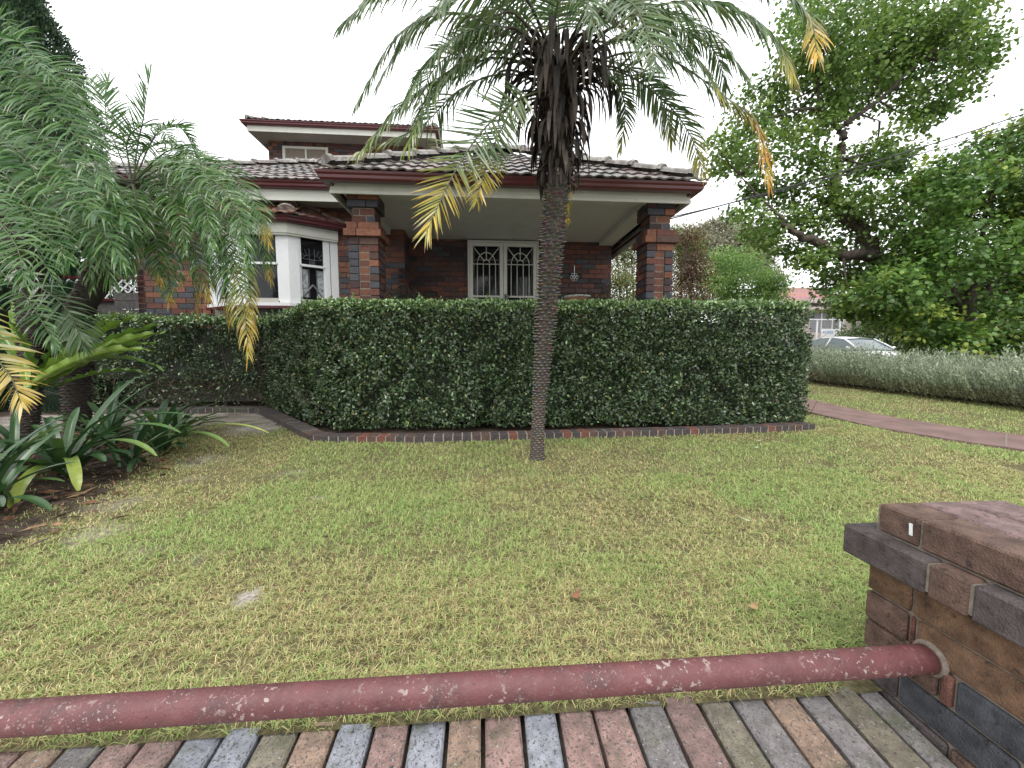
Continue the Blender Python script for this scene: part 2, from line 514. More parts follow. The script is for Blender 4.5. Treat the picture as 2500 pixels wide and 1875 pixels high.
# ------------------------------------------------------------------ bricks
_BM = {}


def brick_mesh(l, w, h, m, bev=0.004):
    if m.name in ('fence_brick', 'coping'): bev = 0.0055
    key = (round(l, 3), round(w, 3), round(h, 3), m.name)
    if key in _BM: return _BM[key]
    v, f = [], []
    X, Y, Z = l / 2, w / 2, h / 2
    idx = {}
    for sx in (-1, 1):
        for sy in (-1, 1):
            for sz in (-1, 1):
                for ax in range(3):
                    p = [sx * (X - bev), sy * (Y - bev), sz * (Z - bev)]
                    p[ax] = (sx * X, sy * Y, sz * Z)[ax]
                    idx[sx, sy, sz, ax] = len(v); v.append(p)
    for ax in range(3):
        o1, o2 = [(1, 2), (2, 0), (0, 1)][ax]
        for s in (-1, 1):
            q = []
            for (a, b_) in ((-1, -1), (1, -1), (1, 1), (-1, 1)):
                k = [0, 0, 0]; k[ax] = s; k[o1] = a; k[o2] = b_
                q.append(idx[k[0], k[1], k[2], ax])
            f.append(tuple(q if s > 0 else q[::-1]))
    for ax in range(3):
        o1, o2 = [(1, 2), (2, 0), (0, 1)][ax]
        for a in (-1, 1):
            for b_ in (-1, 1):
                k0 = [0, 0, 0]; k1 = [0, 0, 0]
                k0[ax], k1[ax] = -1, 1
                k0[o1] = k1[o1] = a; k0[o2] = k1[o2] = b_
                q = [idx[(*k0, o1)], idx[(*k1, o1)], idx[(*k1, o2)], idx[(*k0, o2)]]
                f.append(tuple(q if a * b_ < 0 else q[::-1]))
    for sx in (-1, 1):
        for sy in (-1, 1):
            for sz in (-1, 1):
                q = [idx[sx, sy, sz, 0], idx[sx, sy, sz, 1], idx[sx, sy, sz, 2]]
                f.append(tuple(q if sx * sy * sz > 0 else q[::-1]))
    me = bpy.data.meshes.new('brick')
    me.from_pydata(v, [], f); me.update()
    me.materials.append(m)
    _BM[key] = me
    return me


def brick(parent, c, l, w, h, rz, col, m, rx=0.0, ry=0.0, name='brick'):
    o = link(name, brick_mesh(l, w, h, m), None, parent, c, (rx, ry, rz))
    o.color = (*col, 1)
    return o


RED, ORANGE, BROWN, DARK, BLUE, PURPLE = (0.115, 0.048, 0.036), (0.170, 0.072, 0.044), (0.081, 0.047, 0.038), (0.044, 0.031, 0.031), (0.056, 0.058, 0.068), (0.075, 0.044, 0.044)


def pick(ws):
    c = random.choices((RED, ORANGE, BROWN, DARK, BLUE, PURPLE), ws)[0]
    k = random.uniform(0.8, 1.2)
    return tuple(v * k for v in c)


WALLW = (5, 0.8, 3, 2.2, 0.9, 4)
COLW = (4.5, 4, 2, 0.8, 4, 1.5)
_budget = {'house': 140}

# ------------------------------------------------------------------ low front wall: coping, rail, pillar
gw = thing('garden_wall', (0, 0.8, 0), 'low brick front wall topped by a row of worn bricks on edge', 'wall')
CX_ = [-1.34, -1.25, -1.16, -1.07, -0.98, -0.893, -0.809, -0.718, -0.629, -0.543, -0.454, -0.364, -0.276, -0.186, -0.095, -0.004, 0.093, 0.184, 0.276, 0.370, 0.465, 0.561,
       0.652, 0.744, 0.837, 0.925, 1.013, 1.078]
while CX_[0] > -2.6: CX_.insert(0, CX_[0] - 0.09)
pk, bl, ol, tn, gr, pb = (0.254, 0.164, 0.146), (0.227, 0.236, 0.269), (0.175, 0.155, 0.117), (0.274, 0.189, 0.141), (0.189, 0.175, 0.175), (0.217, 0.141, 0.128)
COPC = {-1.07: gr, -0.98: pk, -0.893: gr, -0.809: pk, -0.718: pb, -0.629: bl, -0.543: bl, -0.454: ol, -0.364: tn, -0.276: bl, -0.186: pk, -0.095: bl, -0.004: tn, 0.093: pk, 0.184: bl, 0.276: pk, 0.370: pk,
        0.465: gr, 0.561: pb, 0.652: ol, 0.744: pb, 0.837: tn, 0.925: gr, 1.013: ol, 1.078: gr}
# colours by the brick's left joint as seen along the far edge
SEQ = [gr, pk, pb, bl, bl, ol, tn, bl, pk, bl, tn, pk, bl, pk, pk, gr, pb, ol, gr, tn, gr, ol, gr, gr, gr]
start = CX_.index(-0.98)
for i in range(len(CX_) - 1):
    x0, x1 = CX_[i], CX_[i + 1]
    w = x1 - x0 - random.uniform(0.007, 0.013)
    c = SEQ[i - start] if 0 <= i - start < len(SEQ) else random.choice((pk, bl, gr, tn, pb))
    tilt = R(5.2) + random.gauss(0, 0.006)
    k = random.uniform(0.9, 1.12)
    brick(gw, ((x0 + x1) / 2, 0.928 - 0.1145 + random.gauss(0, 0.003), -0.0655 + random.gauss(0, 0.0015)), 0.23, w, 0.11, math.pi / 2 + random.gauss(0, 0.008),
          tuple(v * k for v in c), M['coping'], ry=-tilt)
b = MB(); b.box(-2.7, 1.07, 0.735, 1.05, -0.75, -0.035)
b.build('mortar_bed', M['mortar_dark'], gw)
b = MB()
for r in range(6):
    z1 = -0.135 - r * 0.085
    for i in range(17):
        xa = -2.7 + i * 0.23 + (0.115 if r % 2 else 0)
        b.box(xa, min(xa + 0.222, 1.075), 0.70, 0.80, z1 - 0.077, z1, pick(WALLW))
tag(b.build('brick_face', M['brick_wall'], gw), kind='stuff')

rail = thing('pipe_rail', (0, 0.8, 0.175), 'dark red painted pipe rail with pale lichen spots above the coping', 'rail')
b = MB(); n_ = 44
b.tube([(-2.7 + (1.10 + 2.7) * i / n_, 0.802, 0.176) for i in range(n_ + 1)], 0.0312, 24)
b.build('pipe', M['rail_paint'], rail, True)

pil = thing('fence_pillar', (1.27, 0.78, -0.55), 'square brown brick fence pillar with stepped cap at the wall end', 'pillar')
b = MB(); b.box(1.09, 1.45, 0.605, 0.955, -0.75, 0.50); b.box(1.05, 1.49, 0.565, 1.0, 0.352, 0.42)
b.build('mortar_core', M['mortar'], pil)
fbr = (0.127, 0.079, 0.062); fdk = (0.083, 0.068, 0.068); fbl = (0.055, 0.058, 0.068); fora = (0.155, 0.090, 0.055); frd = (0.166, 0.076, 0.058); fpk = (0.187, 0.127, 0.121)


def course(z0, z1, x0, x1, y0, y1, left, cols, topcol=None, dep=0.105, gap=0.007):
    """left: brick lengths on the left face from the far edge towards the camera; the rest of the course is filled behind them"""
    zc, h = (z0 + z1) / 2, z1 - z0
    y = y1
    for L, c in zip(left, cols):
        e = max(y - L, y0)
        brick(pil, (x0 + dep / 2 + random.gauss(0, 0.0015), (y + e) / 2, zc), dep, y - e - gap, h, random.gauss(0, 0.006), c, M['fence_brick'])
        y = e
        if y <= y0 + 0.005: break
    X = x0 + dep
    k = 0
    while X < x1 - 0.03:
        e = X + (0.23 if (k + int(z0 * 100)) % 2 == 0 else 0.115)
        if x1 - e < 0.05: e = x1
        for (ya, yb) in ((y1 - 0.11, y1), (y1 - 0.225, y1 - 0.11), (y0, y1 - 0.225)):
            if topcol is None and ya > y0 and yb < y1 and False: continue
            brick(pil, ((X + e) / 2, (ya + yb) / 2, zc + random.gauss(0, 0.001)), e - X - gap, yb - ya - gap, h, random.gauss(0, 0.004), topcol or random.choice((fbr, fdk, frd)), M['fence_brick'])
        X = e; k += 1


course(0.432, 0.508, 1.082, 1.456, 0.595, 0.952, (0.105, 0.252), (fbr, fbr), fpk)
course(0.343, 0.426, 1.043, 1.497, 0.56, 1.012, (0.215, 0.082, 0.155), (fdk, fbr, fdk), fpk)
course(0.258, 0.336, 1.080, 1.458, 0.597, 0.966, (0.115, 0.254), (fora, fora))
course(0.174, 0.252, 1.080, 1.458, 0.597, 0.966, (0.112, 0.015, 0.242), (fbr, frd, fora))
course(0.090, 0.168, 1.080, 1.458, 0.597, 0.966, (0.115, 0.07, 0.03, 0.154), (fbr, fbr, frd, fbl))
course(0.006, 0.084, 1.080, 1.458, 0.597, 0.966, (0.10, 0.23, 0.04), (fdk, fbl, fdk))
course(-0.078, 0.000, 1.080, 1.458, 0.597, 0.966, (0.215, 0.154), (fdk, fbr))
course(-0.162, -0.084, 1.080, 1.458, 0.597, 0.966, (0.10, 0.23, 0.04), (fdk, fbr, fbl))
course(-0.246, -0.168, 1.080, 1.458, 0.597, 0.966, (0.215, 0.154), (fdk, fbr))
b = MB(); b.box(1.085, 1.45, 0.602, 0.96, -0.75, -0.252); b.build('footing', M['fence_brick'], pil).color = (*fbr, 1)
b = MB()
b.tube([(1.0735, 0.802, 0.177), (1.0815, 0.802, 0.177)], [0.0345, 0.040], 18)
b.build('mortar_collar', M['mortar'], pil)
b = MB(); b.obox((1.0795, 0.868, 0.457), (0, -0.007, 0), (0, 0.002, 0.03), (0.002, 0, 0), (0.7, 0.7, 0.68))
b.build('paint_mark', M['white'], pil)

# ------------------------------------------------------------------ brick edging of the bed
ed = thing('brick_edging', (0, 3.6, 0.1), 'dark brick garden edging curving around the hedge bed', 'edging')
pts = [np.array(p, float) for p in EDGE]
seg = [np.linalg.norm(pts[i + 1] - pts[i]) for i in range(len(pts) - 1)]
tot = sum(seg)
core = MB()
s = 0.0
prev = None
while s < tot - 0.05:
    t, i = s, 0
    while t > seg[i]: t -= seg[i]; i += 1
    p = pts[i] + (pts[i + 1] - pts[i]) * t / seg[i]
    q = pts[min(i + 1, len(pts) - 1)]
    # smoothed heading
    def P_at(u):
        u = min(max(u, 0), tot - 1e-6); j = 0
        while u > seg[j]: u -= seg[j]; j += 1
        return pts[j] + (pts[j + 1] - pts[j]) * u / seg[j]
    d = unit(P_at(s + 0.12) - P_at(s - 0.12))
    nrm = np.array([d[1], -d[0]])            # towards the bed
    if nrm[1] < 0 and abs(d[0]) > 0.3: nrm = -nrm
    depth = 0.15
    front = P_at(s)
    c = front + nrm * depth / 2
    zt = gz(front[1]) + 0.062 + random.gauss(0, 0.002)
    col = random.choice(((0.075, 0.052, 0.047), (0.06, 0.05, 0.05), (0.09, 0.055, 0.045), (0.055, 0.046, 0.045), (0.14, 0.055, 0.04)) if front[0] > -1.7 else ((0.075, 0.066, 0.06), (0.065, 0.058, 0.055), (0.085, 0.07, 0.06)))
    brick(ed, (c[0], c[1], zt - 0.055), depth, 0.081, 0.11, math.atan2(nrm[1], nrm[0]) + random.gauss(0, 0.02), col, M['brick'])
    cc = P_at(s + 0.044); cz = gz(cc[1]) + 0.056
    core.obox(np.array([*cc, cz - 0.08]) + np.array([*(nrm * 0.003), 0]) - np.array([*d, 0]) * 0.006, np.array([*d, 0]) * 0.012, np.array([*(nrm * 0.14), 0]), np.array([0, 0, 0.082]),)
    s += 0.0885
tag(core.build('mortar_joints', M['mortar_pale'], ed), kind='stuff')

# ------------------------------------------------------------------ leaves
def leaf_mesh(name, P, A, Nn, L, W, cols, shape='rhomb'):
    """leaf blades: base points P, axis A, normal Nn, length L, width W"""
    n = len(P)
    S = unit(np.cross(Nn, A))
    L, W = L[:, None], W[:, None]
    Nn = unit(np.cross(A, S))
    if shape == 'rhomb':
        V = np.stack([P, P + A * L * 0.48 + S * W / 2 + Nn * W * 0.16, P + A * L, P + A * L * 0.48 - S * W / 2 + Nn * W * 0.16], 1)
        o = (np.arange(n) * 4)[:, None]
        F = np.concatenate([o + [0, 1, 2], o + [0, 2, 3]], 0)
        k = 4
    else:      # broad lobed leaf
        V = np.stack([P, P + A * L * 0.15 + S * W * 0.5 - Nn * W * 0.10, P + A * L * 0.62 + S * W * 0.42 - Nn * W * 0.12, P + A * L - Nn * L * 0.12,
                      P + A * L * 0.62 - S * W * 0.42 - Nn * W * 0.12, P + A * L * 0.15 - S * W * 0.5 - Nn * W * 0.10, P + A * L * 0.45], 1)
        o = (np.arange(n) * 7)[:, None]
        F = np.concatenate([o + [0, 1, 6], o + [1, 2, 6], o + [2, 3, 6], o + [3, 4, 6], o + [4, 5, 6], o + [5, 0, 6]], 0)
        k = 7
    return mesh_np(name, V.reshape(-1, 3), F, np.repeat(cols, k, 0))


def rnd_dir(n, up=0.0):
    v = RNG.normal(size=(n, 3)); v[:, 2] += up
    return unit(v)


def pal(n, cols, w=None, jit=0.25):
    cols = np.array(cols)
    i = RNG.choice(len(cols), n, p=None if w is None else np.array(w) / sum(w))
    return cols[i] * RNG.uniform(1 - jit, 1 + jit, (n, 1))


# clipped hedges: leaves on the faces of a footprint, thinning inward, over a solid core coloured as inner shade
HG = [(0.046, 0.078, 0.033), (0.062, 0.104, 0.043), (0.08, 0.13, 0.052), (0.044, 0.078, 0.038), (0.11, 0.13, 0.05)]
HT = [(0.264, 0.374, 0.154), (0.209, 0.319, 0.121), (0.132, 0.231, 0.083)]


def hedge(name, foot, z0f, z1f, label, dens=6500, size=(0.03, 0.05), open_=0.0):
    """foot: closed plan polygon, anticlockwise; z0f, z1f: ground and top height by (x,y)"""
    root = thing(name, (foot[0][0], foot[0][1], z0f(*foot[0])), label, 'hedge')
    P, N, Ttop = [], [], []
    F = [np.array(p, float) for p in foot]
    n = len(F)
    for i in range(n):
        a, c = F[i], F[(i + 1) % n]
        L = np.linalg.norm(c - a); nr = np.array([c[1] - a[1], a[0] - c[0], 0]) / L
        hh = z1f(*((a + c) / 2)) - z0f(*((a + c) / 2))
        m = int(L * hh * dens)
        t, h = RNG.random(m), RNG.random(m)
        xy = a + (c - a) * t[:, None]
        za = np.array([z0f(*q) for q in xy]); zb = np.array([z1f(*q) for q in xy])
        zz = za + 0.02 + (zb - za - 0.02) * h
        s = t * L
        hole = fbm(s * 4.2 + i * 9, zz * 4.2 + 3)
        hole2 = fbm(s * 11 + i * 5, zz * 11)
        dep = RNG.random(m) ** 1.6 * 0.15 - 0.035 + np.clip((0.46 - hole) * 0.9, 0, 0.11) + (hole2 - 0.5) * 0.06
        dep += np.clip(0.07 - (zz - za) * 0.6, 0, 1) * 0.6
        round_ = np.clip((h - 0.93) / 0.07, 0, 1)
        dep += 0.05 * round_ ** 2
        keep = RNG.random(m) < np.clip(1.5 - open_ * (1 + 2.4 * (1 - h)) - np.clip((0.4 - hole) * 4, 0, 0.75), 0.12, 1)
        p = np.stack([xy[:, 0], xy[:, 1], zz], 1) - nr * dep[:, None]
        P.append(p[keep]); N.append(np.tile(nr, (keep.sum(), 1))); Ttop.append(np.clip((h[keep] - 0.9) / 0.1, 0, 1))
    # top
    mn, mx = np.min(F, 0), np.max(F, 0)
    m = int((mx - mn).prod() * dens * 1.1)
    q = RNG.uniform(mn, mx, (m, 2))
    ins = np.ones(m, bool)
    cnt = np.zeros(m, int)
    for i in range(n):
        a, c = F[i], F[(i + 1) % n]
        cond = ((a[1] > q[:, 1]) != (c[1] > q[:, 1]))
        xx = (c[0] - a[0]) * (q[:, 1] - a[1]) / (c[1] - a[1] + 1e-9) + a[0]
        cnt += (cond & (q[:, 0] < xx))
    q = q[cnt % 2 == 1]
    zt = np.array([z1f(*r) for r in q]) + (fbm(q[:, 0] * 6, q[:, 1] * 6) - 0.5) * 0.06 - RNG.random(len(q)) ** 2 * 0.07 + 0.012
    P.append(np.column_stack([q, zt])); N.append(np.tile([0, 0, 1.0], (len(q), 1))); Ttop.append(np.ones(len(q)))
    for _ in range(int(60 * len(q) / 20000) + 60):
        r_ = q[RNG.integers(len(q))]; hh = RNG.uniform(0.03, 0.09); kk = 9
        tt = RNG.random(kk)[:, None]
        P.append(np.array([r_[0], r_[1], z1f(*r_)]) + tt * np.array([RNG.normal(0, 0.02), RNG.normal(0, 0.02), hh]) + RNG.normal(0, 0.006, (kk, 3)))
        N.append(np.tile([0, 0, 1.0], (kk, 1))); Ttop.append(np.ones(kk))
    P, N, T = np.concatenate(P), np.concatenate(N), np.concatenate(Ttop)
    m = len(P)
    A = unit(RNG.normal(size=(m, 3)) + N * 0.9 + np.array([0, 0, 0.35]))
    Nn = unit(N * 0.9 + RNG.normal(size=(m, 3)) * 0.75 + np.array([0, 0, 0.5]))
    L = RNG.uniform(*size, m)
    c = pal(m, HG, (3, 3, 2, 2, 0.6))
    pale_leaf = RNG.random(m) < T * 0.8 + 0.05  # pale top leaves: new growth, with sky reflection put into the colour
    c[pale_leaf] = pal(pale_leaf.sum(), HT)
    yl = RNG.random(m) < 0.012
    c[yl] = pal(yl.sum(), [(0.25, 0.22, 0.05), (0.14, 0.12, 0.05)])
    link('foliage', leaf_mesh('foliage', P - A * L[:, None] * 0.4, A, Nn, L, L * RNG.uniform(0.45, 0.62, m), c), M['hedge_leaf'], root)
    # inner core
    core = MB()
    cen = np.mean(F, 0)
    ins_ = [f_ + unit(cen - f_) * 0.16 * np.array([1, 1]) for f_ in F]
    return root, F


def twigs(root, foot, z0f, z1f, num, rad=(0.002, 0.005), shrink=0.1):
    b = MB()
    for _ in range(num):
        i = random.randrange(len(foot))
        a, c = np.array(foot[i], float), np.array(foot[(i + 1) % len(foot)], float)
        L = np.linalg.norm(c - a); nr = np.array([c[1] - a[1], a[0] - c[0]]) / L
        t = random.random()
        xy = a + (c - a) * t - nr * random.uniform(0.03, 0.14)
        za, zb = z0f(*xy), z1f(*xy)
        z = za + random.random() ** 1.2 * (zb - za) * 0.75
        dx, dy = random.gauss(0, 0.07), random.gauss(0, 0.07)
        h = random.uniform(0.1, 0.35)
        p0 = np.array([*xy, z])
        p1 = p0 + (dx, dy, h * 0.5)
        p2 = p1 + (dx * 1.2 + random.gauss(0, .02), dy * 0.6 + random.gauss(0, .02), min(h * 0.5, max(0.02, zb - 0.03 - p1[2])))
        r = random.uniform(*rad)
        b.tube([p0, p1, p2], [r, r * 0.8, r * 0.5], 4)
    return tag(b.build('branches', M['twig'], root), kind='stuff')


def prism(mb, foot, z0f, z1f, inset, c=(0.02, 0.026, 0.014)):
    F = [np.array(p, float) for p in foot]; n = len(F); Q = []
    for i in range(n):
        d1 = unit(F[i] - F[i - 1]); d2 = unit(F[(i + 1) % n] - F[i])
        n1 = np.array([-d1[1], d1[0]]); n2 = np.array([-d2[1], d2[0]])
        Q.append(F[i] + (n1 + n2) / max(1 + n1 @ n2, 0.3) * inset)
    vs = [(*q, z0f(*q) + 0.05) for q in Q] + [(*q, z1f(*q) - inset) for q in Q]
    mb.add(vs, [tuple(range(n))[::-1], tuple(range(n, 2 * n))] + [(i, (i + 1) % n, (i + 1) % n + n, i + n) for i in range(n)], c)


g2 = lambda x, y: gz(y) + 0.02
FOOT = [(-1.62, 4.02), (3.50, 3.98), (3.62, 4.05), (3.60, 4.44), (-1.5, 4.44), (-2.62, 5.62), (-2.98, 5.62), (-2.90, 5.52), (-2.84, 5.36)]
top1 = lambda x, y: 1.445 - 0.045 * max(0.0, y - 4.4) + 0.012 * (x - 1) * 0.5
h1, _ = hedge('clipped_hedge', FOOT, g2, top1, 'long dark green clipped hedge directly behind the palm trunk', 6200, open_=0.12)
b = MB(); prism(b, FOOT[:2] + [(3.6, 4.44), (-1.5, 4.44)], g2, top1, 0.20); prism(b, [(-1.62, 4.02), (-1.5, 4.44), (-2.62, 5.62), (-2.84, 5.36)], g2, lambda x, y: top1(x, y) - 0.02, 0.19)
b.build('dark_core', M['attr'], h1)  # solid dark block, the hedge's inner shade put into its colour
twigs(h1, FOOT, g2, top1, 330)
FOOT2 = [(-5.35, 5.45), (-2.95, 5.50), (-2.95, 5.84), (-5.35, 5.84)]
top2 = lambda x, y: 1.375
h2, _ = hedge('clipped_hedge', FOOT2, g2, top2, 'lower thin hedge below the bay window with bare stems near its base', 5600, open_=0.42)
b = MB(); prism(b, FOOT2, lambda x, y: g2(x, y) + 0.35, top2, 0.14); b.build('dark_core', M['attr'], h2)  # solid block again, coloured dark as the shade behind the leaves
twigs(h2, FOOT2, g2, top2, 330, (0.003, 0.008))


# grey rosemary hedge beyond the path
def rosemary():
    root = thing('rosemary_hedge', (7.5, 6, 0.15), 'low grey-green rosemary hedge running along the verge past the path', 'hedge')
    P, A, L, C = [], [], [], []
    n = 5200
    y = 2.6 + RNG.random(n) * 8.2
    x = 7.42 + RNG.random(n) ** 1.3 * 0.9 + (fbm(y * 2.2, y * 0) - 0.5) * 0.25
    lean_out = np.clip((7.75 - x) / 0.35, 0, 1)
    bushy = fbm(y * 3 + 7, x * 3)
    st_h = (0.22 + 0.62 * bushy) * (0.75 + 0.25 * (1 - lean_out)) + 0.20 + RNG.normal(0, 0.04, n)
    z0 = 0.03 * np.clip(np.minimum(y, 9) - 0.95, 0, None)
    d = unit(np.stack([-lean_out * 0.45 + RNG.normal(0, 0.16, n), RNG.normal(0, 0.2, n), np.ones(n)], 1))
    stem_tone = RNG.uniform(0.62, 1.25, (n, 1))
    for k in range(22):
        t = (k + RNG.random(n)) / 22
        t = 0.12 + 0.88 * t
        p = np.stack([x, y, z0], 1) + d * (st_h * t)[:, None]
        a = unit(rnd_dir(n) * 0.75 + d * 1.1)
        P.append(p); A.append(a); L.append(RNG.uniform(0.035, 0.065, n))
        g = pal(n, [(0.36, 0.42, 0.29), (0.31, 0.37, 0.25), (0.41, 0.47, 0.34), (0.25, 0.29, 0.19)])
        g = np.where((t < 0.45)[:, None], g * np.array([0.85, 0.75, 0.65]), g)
        C.append(g * stem_tone)
    P, A, L, C = map(np.concatenate, (P, A, L, C))
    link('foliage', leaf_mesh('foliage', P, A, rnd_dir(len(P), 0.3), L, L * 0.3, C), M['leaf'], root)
    b = MB()
    yv = np.arange(2.6, 10.8, 0.2)
    ft = [(7.72, 2.6), (8.3, 2.6), (8.3, 10.8), (7.72, 10.8)]
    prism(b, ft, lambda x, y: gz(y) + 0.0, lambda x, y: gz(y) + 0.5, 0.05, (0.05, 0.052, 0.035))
    b.build('dark_core', M['attr'], root)  # solid filler, shade between the stems put into its dark colour
    b = MB()
    for _ in range(420):
        yy = random.uniform(2.6, 10.6); xx = random.uniform(7.45, 7.8)
        b.tube([(xx, yy, gz(yy)), (xx - random.uniform(0, .1), yy + random.gauss(0, .05), gz(yy) + random.uniform(.15, .35))], [0.005, 0.002], 4)
    tag(b.build('stems', M['twig'], root), kind='stuff')


rosemary()

# ------------------------------------------------------------------ the house
house = thing('brick_house', (0.4, 6.65, 0.1), 'dark red brick bungalow with tiled roof, front porch and upper storey', 'house')
PITCH, BH, BL = 0.0815, 0.0745, 0.224


def wall(parent, o, u, nrm, s0, s1, z0, z1, holes=(), single=None, ws=WALLW, back=0.12):
    """a stretcher bond brick face; bricks that single() accepts become objects, the others one joined part"""
    u, nrm = np.array(u, float), np.array(nrm, float)
    o = np.array(o, float)
    joined = MB()
    rz = math.atan2(u[1], u[0])
    k = 0
    z = z0
    while z < z1 - 0.01:
        zb = min(z + BH, z1)
        s = s0 - (BL / 2 if k % 2 else 0)
        while s < s1:
            a, e = max(s, s0), min(s + BL - 0.007, s1)
            s += BL  # solid filler, shade inside the crown put into its dark colour
            for (h0, h1_, g0, g1) in holes:
                if zb > g0 + 0.02 and z < g1 - 0.02:
                    if a >= h0 and e <= h1_: a = e
                    elif a < h0 < e: e = h0
                    elif a < h1_ < e: a = h1_
            if e - a < 0.02: continue
            c = pick(ws)
            ctr = o + u * (a + e) / 2 - nrm * 0.05
            if single and single((a + e) / 2, (z + zb) / 2) and _budget['house'] > 0:
                _budget['house'] -= 1
                brick(parent, (ctr[0], ctr[1], (z + zb) / 2), e - a, 0.1, zb - z, rz, c, M['brick'])
            else:
                pr = random.uniform(-0.002, 0.002)
                p = o + u * a - nrm * (0.1 - pr)
                joined.obox((p[0], p[1], z), u.tolist() + [0] if len(u) == 2 else u * (e - a), nrm * 0.1, (0, 0, zb - z), c)
        z += PITCH; k += 1
    if joined.v:
        tag(joined.build('bricks', M['brick_wall'], parent), kind='stuff')


def core(parent, boxes, m='mortar', name='mortar_core'):
    b = MB()
    for q in boxes: b.box(*q)
    return b.build(name, M[m], parent)


X3 = lambda a, b_: (a, b_, 0.0)
# porch wall
pw = core(house, [(-1.2, -0.25, 6.66, 6.85, 0, 3.0), (0.95, 2.215, 6.66, 6.85, 0, 3.0), (-0.25, 0.95, 6.66, 6.85, 2.76, 3.0)], 'mortar_dark', 'porch_wall')
wall(pw, (0, 6.65, 0), X3(1, 0), X3(0, -1), -1.2, 2.22, 1.05, 2.95, [(-0.235, 0.935, 0, 2.76)], lambda s, z: s > 1.28 and z > 1.75)
wall(pw, (2.22, 6.65, 0), X3(0, 1), X3(1, 0), 0, 5.0, 1.0, 2.95)
core(pw, [(2.0, 2.205, 6.86, 11.6, 0, 3.0)], 'mortar_dark', 'side_core')
# front room wall
fr = core(house, [(-5.1, -4.05, 6.215, 6.4, 0, 3.1), (-2.25, -1.21, 6.215, 6.9, 0, 3.1), (-4.05, -2.25, 6.215, 6.4, 2.7, 3.1), (-4.05, -2.25, 6.215, 6.4, 0, 1.56)], 'mortar', 'front_wall')
wall(fr, (0, 6.2, 0), X3(1, 0), X3(0, -1), -5.1, -1.2, 1.0, 3.1, [(-4.08, -2.2, 0, 2.72)], lambda s, z: (s > -2.2 and (s < -1.88 or s > -1.5) and 1.45 < z < 2.75) or (s < -4.08 and 1.4 < z < 2.1), COLW)
wall(fr, (-1.2, 6.2, 0), X3(0, 1), X3(1, 0), 0.0, 0.45, 1.0, 3.0, ws=(2, 0.4, 2, 3, 3, 2))
wall(fr, (-5.1, 6.2, 0), X3(0, 1), X3(-1, 0), 0.0, 5.5, 1.0, 3.1)
core(fr, [(-5.09, -4.9, 6.4, 11.5, 0, 3.1)], 'mortar', 'side_core')
core(house, [(-1.6, 2.5, 4.55, 6.64, 0.0, 0.62)], 'concrete', 'porch_floor')


# porch columns
def column(x0, x1, label):
    y0 = 4.60; w = x1 - x0; y1 = y0 + w
    col = core(house, [(x0 + 0.02, x1 - 0.02, y0 + 0.026, y1 - 0.02, 0.1, 2.30), (x0 + 0.05, x1 - 0.05, y0 + 0.04, y1 - 0.04, 2.30, 2.70)], 'mortar', 'porch_column')
    col['label'] = label
    hw = 0.11
    zz = 2.225 - 10 * PITCH
    k = 0
    def bk(xa, xb, ya, yb, z, c, h=BH):
        _budget['house'] -= 1
        brick(col, ((xa + xb) / 2, (ya + yb) / 2, z + h / 2), xb - xa - 0.006, yb - ya - 0.006, h, 0, c, M['brick'])
    while k < 10:
        z = zz + k * PITCH
        full = k in (0, 1, 9)
        if full:
            L = w * 0.62 if k % 2 == 0 else w * 0.36
            bk(x0, x0 + L, y0, y0 + hw, z, pick(COLW)); bk(x0 + L, x1, y0, y0 + hw, z, pick(COLW))
        else:
            bk(x0, x0 + hw, y0, y0 + hw, z, pick((3, 1, 1, 0.5, 5, 2)))
            bk(x0 + hw, x1 - hw, y0 + 0.022, y0 + hw, z, pick((4, 6, 0, 0, 0, 0)))
            bk(x1 - hw, x1, y0, y0 + hw, z, pick((3, 1.5, 1, 0.5, 5, 2)))
        m = y0 + hw + (0.075 if k % 2 else 0.14)
        for xa, xb in ((x0, x0 + hw), (x1 - hw, x1)):
            bk(xa, xb, y0 + hw, m, z, pick(COLW)); bk(xa, xb, m, y1, z, pick(COLW))
        bk(x0 + hw, x1 - hw, y1 - 0.09, y1, z, pick(COLW))
        k += 1
    # capital: corbel, step, neck and head courses
    z = 2.228
    for (e, n_, h) in ((0.042, 1, 0.078), (0.012, 1, 0.074), (-0.035, 2, 0.0745), (0.004, 2, 0.0745)):
        for j in range(n_):
            a0, a1, c0, c1 = x0 - e, x1 + e, y0 - e, y1 + e
            cut = a0 + (a1 - a0) * (0.34 if (j + n_) % 2 else 0.62)
            cc = (lambda: pick((2, 6, 2, 0, 1, 1))) if e > 0.04 else (lambda: pick(COLW))
            bk(a0, cut, c0, c0 + 0.11, z, cc(), h); bk(cut, a1, c0, c0 + 0.11, z, cc(), h)
            for xa, xb in ((a0, a0 + 0.11), (a1 - 0.11, a1)):
                bk(xa, xb, c0 + 0.11, (c0 + c1) / 2 + 0.04, z, cc(), h); bk(xa, xb, (c0 + c1) / 2 + 0.04, c1, z, cc(), h)
            bk(a0 + 0.11, a1 - 0.11, c1 - 0.1, c1, z, cc(), h)
            z += h + 0.007
    return col


column(-1.515, -1.18, 'porch column beside the bay window')
column(1.97, 2.305, 'porch column at the corner of the porch')

